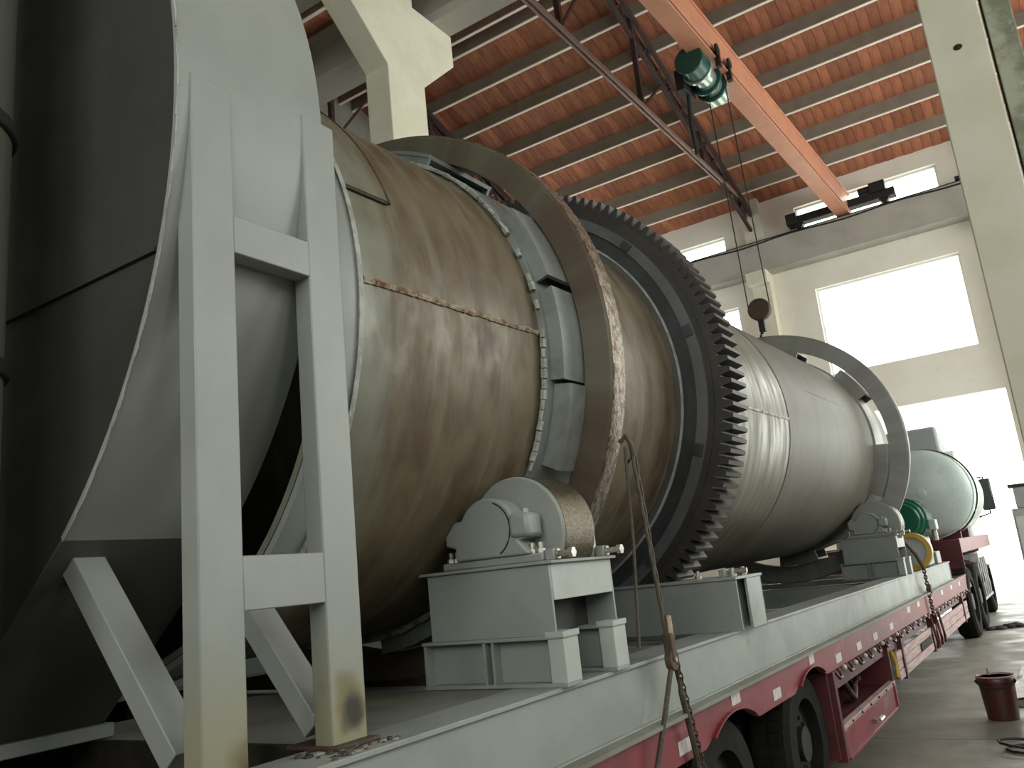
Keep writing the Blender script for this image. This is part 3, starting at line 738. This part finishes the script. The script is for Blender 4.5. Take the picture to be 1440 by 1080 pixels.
for i in range(150):
    a = TA + (226 - 0) * i / 150
    q = [(HX + (HR + .001) * math.cos(math.radians(b)), HY0 + random.uniform(-.002, .002), HZ + (HR + .001) * math.sin(math.radians(b))) for b in (a, a + 1.5)]
    mb.tube(q, random.uniform(.0012, .0035), 5)
mb.build('edge_weld', GREYW, hd)
LX = -1.566
# legs (angle sections with a flat outer face), cross bars, braces, foot plates
MB().box(LX - .06, LX, 1.150, 1.268, 1.147, 2.79).build('leg', POSTR, hd, bevel=.004)
MB().box(LX - .06, LX, 1.512, 1.632, 1.147, 2.835).build('leg', POSTR, hd, bevel=.004)
MB().box(LX - .055, LX - .0005, 1.266, 1.514, 2.345, 2.445).build('cross_bar', POSTM, hd, bevel=.003)
MB().box(LX - .055, LX - .0005, 1.266, 1.514, 1.490, 1.612).build('cross_bar', POSTM, hd, bevel=.003)
MB().bar((-1.70, 1.21, 1.19), (-2.16, 1.21, 1.70), .085, .062, (1, 0, 1)).build('brace', POSTM, hd, bevel=.003)
MB().bar((-1.66, 1.575, 1.19), (-2.10, 1.575, 1.71), .085, .062, (1, 0, 1)).build('brace', POSTM, hd, bevel=.003)
for y in (1.14, 1.50): MB().box(LX - .15, LX + .03, y, y + .145, 1.147, 1.158).build('foot_plate', RUSTY, hd, bevel=.003)
for mm in (RUSTY, PLATE, IRON):
    mb = MB()
    for i in range(34):
        mb.sphere((LX + random.uniform(-.06, .085), random.uniform(1.43, 1.67), 1.1485), random.uniform(.003, .010), 7, 4, (1, 1.4, .8))
    tag(mb.build('weld_spatter', mm, hd), kind='stuff')
# hopper outlet flange
MB().box(bxr - .02, bxr + .03, HY0 - .05, HY1 + .02, 1.150, 1.192).build('outlet_flange', PAINT, hd, bevel=.004)
MB().box(bxl - .06, bxl + .02, HY0 - .05, HY1 + .02, 1.150, 1.192).build('outlet_flange', PAINT, hd, bevel=.004)
MB().box(bxl, bxr, HY0 - .05, HY0 + .02, 1.150, 1.192).build('outlet_flange', PAINT, hd, bevel=.004)

# feed pipe standing in front of the hood at the left picture edge
fp = thing('feed_pipe', (-2.55, .85, 1.147), 'upright grey-green feed pipe with dark flanges before the hood', 'pipe')
px_, py_, pr_ = -2.13, .80, .19
MB().cyl((px_, py_, 1.15), (px_, py_, 4.3), pr_, 40).build('pipe', mat('dark_olive_pipe_paint', (.13, .14, .11), .5), fp)
for z in (2.10, 2.72): MB().cyl((px_, py_, z - .02), (px_, py_, z + .02), pr_ + .012, 40).build('flange', PRIMER_SHADE, fp, bevel=.006)

# ------------------------------------------------------------------ trailer
tr = thing('flatbed_trailer', (-2.66, 8, 0), 'long dusty red flatbed trailer with raised gooseneck carrying the drum', 'trailer')
TXR, TXL = -1.46, -3.86
MB().box(TXL, TXR - .01, .2, 14.2, .84, .895).build('deck', DARK, tr)
poly = [(.2, .90), (.2, .73)]
for c in (2.55, 3.87, 5.22):
    poly.append((c - .36, .73))
    for i in range(17):
        a = PI * (1 - i / 16)
        z = .60 + .222 * math.sin(a)
        if z > .731: poly.append((c + .40 * math.cos(a), z))
    poly.append((c + .36, .73))
poly += [(14.55, .70), (14.55, .83), (13.9, .90)]
MB().prism(poly, 'x', TXR - .03, TXR).build('side_rail', RED, tr, bevel=.003)
MB().prism([(.2, .90), (.2, .73), (14.5, .70), (14.5, .86)], 'x', TXL, TXL + .03).build('side_rail', RED, tr)
MB().box(TXR - .04, TXR + .006, .2, 14.0, .895, .903).build('rail_lip', mat('scuffed_rail_lip', (.42, .33, .25), .5, metal=.2, c2=(.2, .06, .05), scale=8), tr)
for c in (2.55, 3.87, 5.22):
    mb = MB()
    pts = [(TXR + .004, c + .40 * math.cos(PI * (1 - i / 20)), .60 + .224 * math.sin(PI * (1 - i / 20))) for i in range(21)]
    for i in range(20):
        if pts[i][2] > .735 and pts[i + 1][2] > .735: mb.bar(pts[i], pts[i + 1], .03, .008, (0, pts[i][1] - c, pts[i][2] - .6))
    mb.build('wheel_arch', RED, tr)
for x in (-2.2, -3.12): MB().box(x - .06, x + .06, .3, 14.4, .45, .84).build('chassis_beam', REDD, tr)
# trailer wheels
def wheel(parent, x, y, r, wd, n=1):
    cf = lambda xx: (y, r)
    t = MB()
    prof = [(x - wd, r * .62), (x - wd, r * .93), (x - wd + .03, r), (x - .03, r), (x, r * .93), (x, r * .62)]
    N = 40; vs = []
    for xx, rr in prof:
        for i in range(N): vs.append((xx, y + rr * math.cos(2 * PI * i / N), r + rr * math.sin(2 * PI * i / N)))
    fs = [(j * N + i, j * N + (i + 1) % N, ((j + 1) % 6) * N + (i + 1) % N, ((j + 1) % 6) * N + i) for j in range(6) for i in range(N)]
    t.add(vs, fs)
    o = t.build('wheel', BLACK, parent)
    mb = MB()
    for k in (.33, .66):
        xx = x - wd * k
        for i in range(N):
            a = 2 * PI * i / N; b = 2 * PI * (i + .8) / N
            mb.bar((xx, y + (r + .001) * math.cos(a), r + (r + .001) * math.sin(a)), (xx, y + (r + .001) * math.cos(b), r + (r + .001) * math.sin(b)), wd * .26, .012, (0, math.cos(a), math.sin(a)))
    mb.build('tread_blocks', BLACK, o)
    rim = MB().cyl((x - .09, y, r), (x - .07, y, r), r * .62, 32)
    rim.cyl((x - .09, y, r), (x - .02, y, r), r * .24, 24)
    rim.build('rim', IRON, o)
    nb = MB()
    for i in range(10):
        a = 2 * PI * i / 10; nb.cyl((x - .07, y + r * .36 * math.cos(a), r + r * .36 * math.sin(a)), (x - .045, y + r * .36 * math.cos(a), r + r * .36 * math.sin(a)), .014, 6)
    nb.build('wheel_nuts', DARK, o)
for y in (2.55, 3.87, 5.22):
    wheel(tr, -1.53, y, .40, .24); wheel(tr, -1.80, y, .40, .24); wheel(tr, -3.54, y, .40, .24)
    MB().cyl((-3.5, y, .40), (-1.6, y, .40), .06, 14).build('axle', DARK, tr)
MB().box(-2.1, TXR - .02, 5.62, 5.65, .22, .73).build('mud_plate', REDD, tr, bevel=.002)
# storage bay
MB().box(TXR - .04, TXR + .01, 5.70, 7.52, .375, .405).build('bay_lip', WOODW, tr, bevel=.003)
MB().box(TXR - .012, TXR, 5.74, 7.48, .215, .375).build('bay_panel', RED, tr)
for y in (5.70, 7.46): MB().box(TXR - .03, TXR + .012, y, y + .05, .20, .375).build('bay_frame', RED, tr, bevel=.003)
MB().box(TXR - .03, TXR + .012, 5.70, 7.51, .195, .217).build('bay_frame', RED, tr, bevel=.003)
MB().box(-2.0, TXR, 7.50, 7.53, .20, .72).build('bay_end_plate', REDD, tr)
MB().box(TXR - .05, TXR + .012, 5.66, 5.71, .20, .73).build('bay_post', REDD, tr, bevel=.003)
MB().box(-2.05, TXR - .02, 5.66, 7.5, .36, .378).build('bay_floor', REDD, tr)
MB().box(-1.98, -1.96, 5.70, 7.50, .38, .84).build('bay_shade_back', DARK, tr)  # dark sheet added to put shade into the storage bay
MB().cyl((TXR - .01, 6.58, .285), (TXR + .06, 6.58, .285), .014, 10).cyl((TXR + .05, 6.52, .285), (TXR + .05, 6.66, .285), .017, 8).build('bay_latch', BOLT, tr)
for k in range(6): MB().sphere((TXR + .012, 5.95 + k * .29, .392), .009, 8, 5).build('rivet', DARK, tr)
for k in range(6):
    r_ = .08 + .018 * (k % 4); yy = 5.98 + k * .26; xx = -1.60 - .07 * (k % 3)
    MB().tube([(xx + .02 * math.sin(a), yy + 1.5 * r_ * math.cos(a * .5), .50 + r_ * math.sin(a * .5) + .004 * a) for a in range(20)], .016 + .004 * (k % 2), 8).build('hose_coil', BLACK if k % 3 else RUSTY, tr)
MB().box(-1.94, -1.78, 6.0, 6.5, .38, .60).build('tool_chest', DARK, tr, bevel=.01)
# hooks under the rail
hk0 = MB().tube([(TXR - .02, -.05, .735), (TXR - .0, -.05, .70), (TXR + .012, -.03, .672), (TXR + .012, .03, .672), (TXR, .05, .70), (TXR - .02, .05, .735)], .011, 6)
h0 = hk0.build('rope_hook', REDD, tr, org=(-2.66, 0, 0))
bn0 = MB().sphere((TXR + .004, 0, .702), .018, 8, 5).build('rail_bolt', TAPE, tr, org=(-2.66, 0, 0))
hl = [5.85 + .33 * i for i in range(25)]
for i, y in enumerate(hl):
    c = h0 if i == 0 else piece(h0, tr); c.location = (0, y - 8, 0)
    c = bn0 if i == 0 else piece(bn0, tr); c.location = (0, y - 8 + .165, random.uniform(-.015, .015))
MB().box(TXR - .05, TXR - .03, 5.7, 14.4, .60, .735).build('hook_rail', REDD, tr)
# side guard boards
for k in range(3):
    z = .352 + k * .076
    MB().box(TXR - .03, TXR - .004 - .004 * (k == 1), 7.86, 13.45, z, z + .070).build('guard_board', WOODW, tr, bevel=.004)
for y in (8.1, 9.9, 10.25, 12.9): MB().box(TXR - .036, TXR + .008, y, y + .06, .33, .72).build('guard_bracket', REDD, tr, bevel=.003)
MB().box(TXR - .004, TXR + .006, 9.1, 9.75, .43, .50).build('guard_slot', DARK, tr)
for k, y in enumerate((9.85, 10.2, 10.45)):
    MB().tube([(TXR + .02, y, .68), (TXR + .03, y + .02, .55), (TXR + .035, y + .06, .42), (TXR + .02, y + .12, .36), (TXR + .02, y + .16, .44)], .013, 8).build('hanging_hook', REDD, tr)
MB().tube([(TXR, 7.62, .62), (TXR + .02, 7.66, .50), (TXR + .02, 7.62, .42), (TXR, 7.70, .40)], .016, 8).build('yellow_coupling', YELLOW, tr)
# reflective tape
tp = None
for y, z, L in ((3.29, .79, .12), (3.93, .865, .12), (4.54, .785, .13), (5.28, .86, .11), (5.92, .785, .15), (6.55, .785, .15), (7.15, .785, .15), (7.85, .79, .15), (8.8, .845, .16), (9.4, .85, .16), (10.3, .84, .16), (11.2, .84, .16), (12.1, .84, .16), (13, .83, .16)):
    o = MB().box(TXR, TXR + .0025, -L / 2, L / 2, -.026, .026).build('reflector', TAPE, tr, org=(-2.66, 0, 0)); o.location = (0, y - 8, z)
# gooseneck
MB().box(TXL, TXR, 14.12, 14.16, .80, 1.40).build('gooseneck_front', REDD, tr, bevel=.004)
MB().box(TXR - .05, TXR, 14.14, 19.2, 1.20, 1.415).build('gooseneck_rail', RED, tr, bevel=.006)
MB().box(TXL, TXL + .05, 14.14, 16.8, 1.20, 1.415).build('gooseneck_rail', RED, tr)
MB().box(TXL + .05, TXR - .05, 14.16, 16.8, 1.33, 1.40).build('gooseneck_deck', REDD, tr)
MB().bar((-1.9, 14.5, 1.428), (-1.75, 16.0, 1.428), .14, .03).build('loading_ramp', RED, tr)
MB().box(-2.5, -2.2, 14.2, 17, 1.02, 1.2).build('gooseneck_beam', REDD, tr)
for k in range(12): MB().cyl((TXR - .04, 14.4 + k * .2, 1.185), (TXR + .005, 14.4 + k * .2, 1.185), .02, 8).build('gooseneck_bolt', DARK, tr)

# tractor truck in front
tk = thing('tractor_truck', (-2.66, 17.5, 0), 'white tractor truck pulling the red trailer at the far door', 'truck')
for y in (14.25, 15.45): wheel(tk, -1.44, y, .50, .27); wheel(tk, -3.6, y, .50, .27)
wheel(tk, -1.52, 18.4, .50, .27); wheel(tk, -3.5, 18.4, .5, .27)
for x in (-2.25, -3.05): MB().box(x - .04, x + .04, 13.7, 19.2, .72, .98).build('chassis_rail', DARK, tk)
for y in (14.25, 15.45, 18.4): MB().cyl((-3.5, y, .5), (-1.6, y, .5), .07, 12).build('axle', DARK, tk)
o = MB().cyl((-1.78, 16.1, .72), (-1.78, 17.5, .72), .30, 28).build('fuel_tank', CHROME, tk, bevel=.03)
for y in (16.3, 16.7, 17.1): MB().lathe_y([(y, .302), (y, .315), (y + .05, .315), (y + .05, .302)], lambda q: (-1.78, .72), 28).build('tank_strap', DARK, tk)
mb = MB()
for k in range(5): mb.box(-1.50, -1.46, 16.05 + k * .33, 16.10 + k * .33, .42, 1.05)
mb.box(-1.50, -1.455, 16.0, 17.6, 1.05, 1.09).box(-1.50, -1.455, 16.0, 17.6, .38, .42).build('side_guard', CHROME, tk)
MB().box(-1.56, -1.42, 15.9, 16.0, 1.0, 1.14).build('tail_lamp', TAPE, tk, bevel=.01)
MB().prism([(16.9, .95), (19.0, .8), (19.1, 1.6), (18.95, 2.55), (18.6, 2.9), (16.9, 2.95)], 'x', -3.85, -1.50).build('cab', WHITEP, tk, bevel=.06)
MB().prism([(17.0, 2.95), (18.3, 2.95), (17.2, 3.42), (17.0, 3.45)], 'x', -3.6, -1.75).build('wind_deflector', mat('grey_deflector', (.30, .32, .32), .5), tk, bevel=.05)
MB().box(-1.51, -1.49, 17.5, 18.7, 1.9, 2.6).build('side_window', GLASSD, tk, bevel=.01)
MB().prism([(18.85, 1.75), (18.98, 2.45), (19.0, 2.45), (18.9, 1.75)], 'x', -3.6, -1.75).build('windscreen', GLASSD, tk)
MB().box(-1.40, -1.18, 18.55, 18.66, 1.86, 2.46).build('mirror', GLASSD, tk, bevel=.03)
MB().tube([(-1.5, 18.7, 2.5), (-1.3, 18.7, 2.5), (-1.28, 18.68, 2.2), (-1.3, 18.7, 1.8), (-1.5, 18.7, 1.75)], .018, 8).build('mirror_arm', DARK, tk)

# grey tank with a dished end on the gooseneck
tn = thing('dished_tank', (-1.88, 15.5, 1.44), 'grey-teal tank with a dished round end lying on the gooseneck', 'tank')
tcx, tcz, tR, ty = -1.89, 2.14, .69, 14.75
prof = [(ty - .22 * math.cos(t) , tR * math.sin(t)) for t in [PI / 2 * i / 14 for i in range(1, 15)]]
mb = MB().lathe_y(prof + [(16.7, tR), (16.7, .01)], lambda y: (tcx, tcz), 72, False)
mb.sphere((tcx, ty - .215, tcz), .09, 12, 6, (1, .1, 1)).build('dished_end', TANKM, tn)
MB().lathe_y([(ty + .02, tR), (ty + .02, tR + .02), (ty + .07, tR + .02), (ty + .07, tR)], lambda y: (tcx, tcz), 72).build('rim_band', TANKM, tn)
for y in (15.0, 16.2): MB().prism([(tcx - .6, 1.41), (tcx + .38, 1.41), (tcx + .38, 1.62), (tcx, 1.47), (tcx - .6, 1.75)], 'y', y, y + .1).build('saddle', REDD, tn)
o = MB().tube([(tcx + (tR + .035) * math.cos(a), ty + .3, tcz + (tR + .035) * math.sin(a)) for a in [math.radians(x) for x in range(-60, 165, 6)]], .014, 6).build('lashing_strap', DARK); tag(o, 'thin dark strap over the grey-teal tank', 'strap')

# green motor and yellow pulley at the far end of the skid frame
mo = thing('green_motor', (-1.66, 11.1, 1.147), 'glossy green gear motor beyond the far roller stand', 'motor')
MB().cyl((-1.66, 10.75, 1.70), (-1.66, 11.35, 1.70), .24, 28).build('body', MGREEN, mo, bevel=.02)
for k in range(7): MB().lathe_y([(10.82 + k * .07, .24), (10.82 + k * .07, .262), (10.84 + k * .07, .262), (10.84 + k * .07, .24)], lambda y: (-1.66, 1.70), 28).build('cooling_fin', MGREEN, mo)
MB().box(-1.86, -1.48, 10.8, 11.35, 1.147, 1.5).build('gear_case', MGREEN, mo, bevel=.03)
MB().cyl((-1.66, 10.70, 1.70), (-1.66, 10.76, 1.70), .20, 28).build('fan_cover', MGREEN, mo, bevel=.02)
MB().box(-1.42, -1.34, 10.95, 11.15, 1.56, 1.68).build('terminal_box', PAINTL, mo, bevel=.01)
MB().cyl((-1.38, 11.05, 1.56), (-1.38, 11.05, 1.44), .03, 12).build('cable_gland', BOLT, mo)
pu = thing('yellow_pulley', (-1.58, 10.12, 1.147), 'yellow rimmed pulley wheel below the green motor', 'pulley')
pc = lambda y: (-1.52, 1.35)
MB().lathe_y([(10.05, .15), (10.05, .20), (10.17, .20), (10.17, .15)], pc, 40).build('rim', YELLOW, pu)
MB().cyl((-1.52, 10.08, 1.35), (-1.52, 10.14, 1.35), .152, 32).build('disc', PAINTL, pu)
MB().cyl((-1.52, 10.02, 1.35), (-1.52, 10.34, 1.35), .04, 16).build('hub', BOLT, pu)
MB().box(-1.58, -1.46, 10.20, 10.28, 1.147, 1.33).build('bracket', YELLOW, pu)
o = MB().box(-1.62, -1.50, 11.75, 12.1, 1.147, 1.30).build('junction_box', PAINT, bevel=.01); tag(o, 'small grey box on the skid frame beyond the green gear motor', 'box')

# ------------------------------------------------------------------ lashings
ls = thing('lashing_rope', (-1.40, 3.05, 1.15), 'oily lashing rope and ratchet hooked from the near riding ring to the rail', 'rope')
MB().tube([(-1.43, 3.0, 1.98), (-1.405, 3.01, 2.005), (-1.39, 3.02, 1.97), (-1.392, 3.03, 1.92), (-1.42, 3.02, 1.90)], .011, 8).build('hook', RUSTY, ls)
for k, s in enumerate((-.012, .012)):
    n = 60
    MB().tube([(-1.385 - .02 * t / n, 3.02 + .125 * t / n + s * (1 - .6 * t / n) + .003 * math.cos(t * .9 + k * PI), 1.92 - .73 * t / n + .0) for t in range(n + 1)], .007, 6).build('strand', ROPE, ls)
MB().tube([(-1.41, 3.0, 1.96), (-1.43, 3.01, 1.6), (-1.45, 2.98, 1.20)], .006, 6).build('loose_end', ROPE, ls)
MB().cyl((-1.414, 3.150, 1.135), (-1.386, 3.150, 1.135), .042, 20).box(-1.418, -1.382, 3.128, 3.170, 1.13, 1.235).build('ratchet', RUSTY, ls, bevel=.004)
MB().cyl((-1.42, 3.150, 1.135), (-1.38, 3.150, 1.135), .010, 10).build('ratchet_pin', BOLT, ls)
MB().tube([(-1.395, 3.143, 1.22), (-1.39, 3.150, 1.24), (-1.392, 3.152, 1.30)], .012, 8).build('handle', WELD, ls)
MB().tube([(-1.40, 3.14, 1.12), (-1.41, 3.04, .95), (-1.43, 2.92, .74), (-1.44, 2.86, .60)], .011, 6).build('lower_strand', ROPE, ls)
mb = MB()
q0, q1 = Vector((-1.395, 3.165, 1.18)), Vector((-1.42, 3.36, .70))
for k in range(22):
    c = q0.lerp(q1, k / 21); dr = (q1 - q0).normalized(); sd = Vector((1, 0, 0)) if k % 2 else Vector((0, .9, .36))
    mb.tube([c + dr * .018 * math.cos(a) + sd * .009 * math.sin(a) for a in [2 * PI * i / 8 for i in range(9)]], .0036, 5)
mb.build('chain', RUSTY, ls)
MB().tube([(-1.395, 3.16, 1.12), (-1.41, 3.22, 1.0), (-1.43, 3.33, .74), (-1.44, 3.36, .64)], .012, 6).build('lower_strand', ROPE, ls)
fz = thing('lashing_chain', (-1.43, 10.0, .9), 'dark lashing chain from the drum end over the skid frame, far end', 'chain')
pts = [(-1.60, 9.20, 1.62), (-1.50, 9.45, 1.50), (-1.445, 9.75, 1.33), (-1.425, 9.98, 1.17), (-1.42, 10.05, .95), (-1.43, 10.05, .72)]
MB().tube(pts[:4], .018, 6).build('strap', RUSTY, fz)
mb = MB()
q0, q1 = Vector(pts[3]), Vector((-1.43, 10.05, .70))
for k in range(16):
    c = q0.lerp(q1, k / 15); dr = (q1 - q0).normalized(); sd = Vector((1, 0, 0)) if k % 2 else Vector((0, 1, 0))
    mb.tube([c + dr * .026 * math.cos(a) + sd * .016 * math.sin(a) for a in [2 * PI * i / 8 for i in range(9)]], .007, 5)
mb.build('chain_links', RUSTY, fz)
MB().cyl((-1.44, 10.05, .95), (-1.40, 10.05, .95), .05, 16).build('tensioner', RUSTY, fz)

# ------------------------------------------------------------------ things on the floor
bk = thing('bucket', (-.80, 8.14, 0), 'worn dark red bucket standing on the floor', 'bucket')
bc = (-.80, 8.14)
def lathe_z(prof, c, n=48):
    mb = MB(); vs = []
    for r, z in prof:
        for i in range(n): vs.append((c[0] + r * math.cos(2 * PI * i / n), c[1] + r * math.sin(2 * PI * i / n), z))
    fs = [(j * n + i, j * n + (i + 1) % n, (j + 1) * n + (i + 1) % n, (j + 1) * n + i) for j in range(len(prof) - 1) for i in range(n)]
    fs.append(tuple(reversed(range(n)))); k = (len(prof) - 1) * n; fs.append(tuple(k + i for i in range(n)))
    return mb.add(vs, fs)
lathe_z([(.115, 0), (.134, .285), (.143, .288), (.145, .318), (.139, .328), (.132, .318), (.110, .02)], bc).build('body', BUCKETM, bk, fix=True)
lathe_z([(.142, .328), (.146, .334), (.140, .342), (.133, .334), (.132, .328)], bc).build('rim', WOODW, bk)
lathe_z([(.124, .20), (.126, .235)], bc).build('contents', DARK, bk)
MB().tube([(bc[0] +   .148 * math.cos(a), bc[1] + .148 * math.sin(a) * .98, .305 - .05 * abs(math.sin(a))) for a in [math.radians(x) for x in range(200, 345, 8)]], .006, 6).build('handle', DARK, bk)
for a in (200, 340): MB().sphere((bc[0] +   .147 * math.cos(math.radians(a)), bc[1] + .147 * math.sin(math.radians(a)), .30), .014, 8, 6).build('handle_lug', DARK, bk)
MB().tube([(bc[0] - .05, bc[1] + .09, .25), (bc[0] - .055, bc[1] + .105, .38)], .010, 8).build('stirring_stick', BOLT, bk)

def sheet(name, x0, x1, y0, y1, z, m, label, cat, amp=.02, n=14, th=.004):
    mb = MB(); vs = []
    rnd = [[random.uniform(0, amp) for _ in range(n + 1)] for _ in range(n + 1)]
    for k in (0, 1):
        for i in range(n + 1):
            for j in range(n + 1): vs.append((x0 + (x1 - x0) * i / n + random.uniform(-.005, .005), y0 + (y1 - y0) * j / n, z + rnd[i][j] + th * k))
    q = (n + 1) ** 2
    fs = []
    for i in range(n):
        for j in range(n):
            a = i * (n + 1) + j
            fs += [(a, a + 1, a + n + 2, a + n + 1), (q + a, q + a + n + 1, q + a + n + 2, q + a + 1)]
    for i in range(n):
        a = i * (n + 1); b = a + n + 1; fs.append((a, b, q + b, q + a)); a += n; b += n; fs.append((b, a, q + a, q + b))
        a = i; b = i + 1; fs.append((b, a, q + a, q + b)); a = n * (n + 1) + i; b = a + 1; fs.append((a, b, q + b, q + a))
    o = mb.add(vs, fs).build(name, m, org=((x0 + x1) / 2, (y0 + y1) / 2, z)); tag(o, label, cat)
    return o
sheet('wrapping_sheet', -.80, -.20, 9.0, 11.0, .002, PAPER, 'crumpled white sheet on the floor behind the dark red bucket', 'sheet', .03)
sheet('carpet_strip', -.76, -.2, 8.62, 8.95, .002, RAGM, 'thin dark strip on the floor beside the white sheet', 'mat', .01)
rg = MB()
for k in range(26):
    x_ = -1.44 + k * .0185; hgt = .03 + .05 * max(0, math.sin((k - 12) * .25))
    rg.sphere((x_ + random.uniform(-.02, .02), 15.12 + .012 * k + random.uniform(-.09, .09), hgt * .5), random.uniform(.03, .075), 10, 6, (random.uniform(.8, 1.5), random.uniform(.6, 1.3), .55))
o = rg.build('oily_rag', RAGM, org=(-1.2, 15.3, 0)); tag(o, 'black oily rag heap on the bright floor near the truck wheels', 'rag')
o = MB().tube([(-.62 + .16 * math.cos(a * .6) + .004 * a, 7.02 + .14 * math.sin(a * .6), .012 + .05 * max(0, math.sin(a * .3))) for a in range(24)], .010, 6).build('wire_coil', IRON); tag(o, 'loose dark wire coil on the floor at the lower right corner', 'wire')
# machine cabinets by the door at the right picture edge
mc = thing('machine_cabinet', (-.80, 20.6, 0), 'grey machine cabinet by the far door at the right edge', 'cabinet')
MB().box(-1.02, -.55, 20.3, 21.0, 0, 1.86).build('body', PAINT, mc, bevel=.02)
MB().box(-.92, -.55, 20.35, 20.9, 1.86, 2.3).build('top_box', PAINT, mc, bevel=.02)
MB().box(-.98, -.58, 20.28, 20.30, .2, 1.7).build('door', PAINTL, mc, bevel=.004)
MB().box(-1.0, -.6, 20.3, 20.95, 2.30, 2.36).build('lid', DARK, mc)
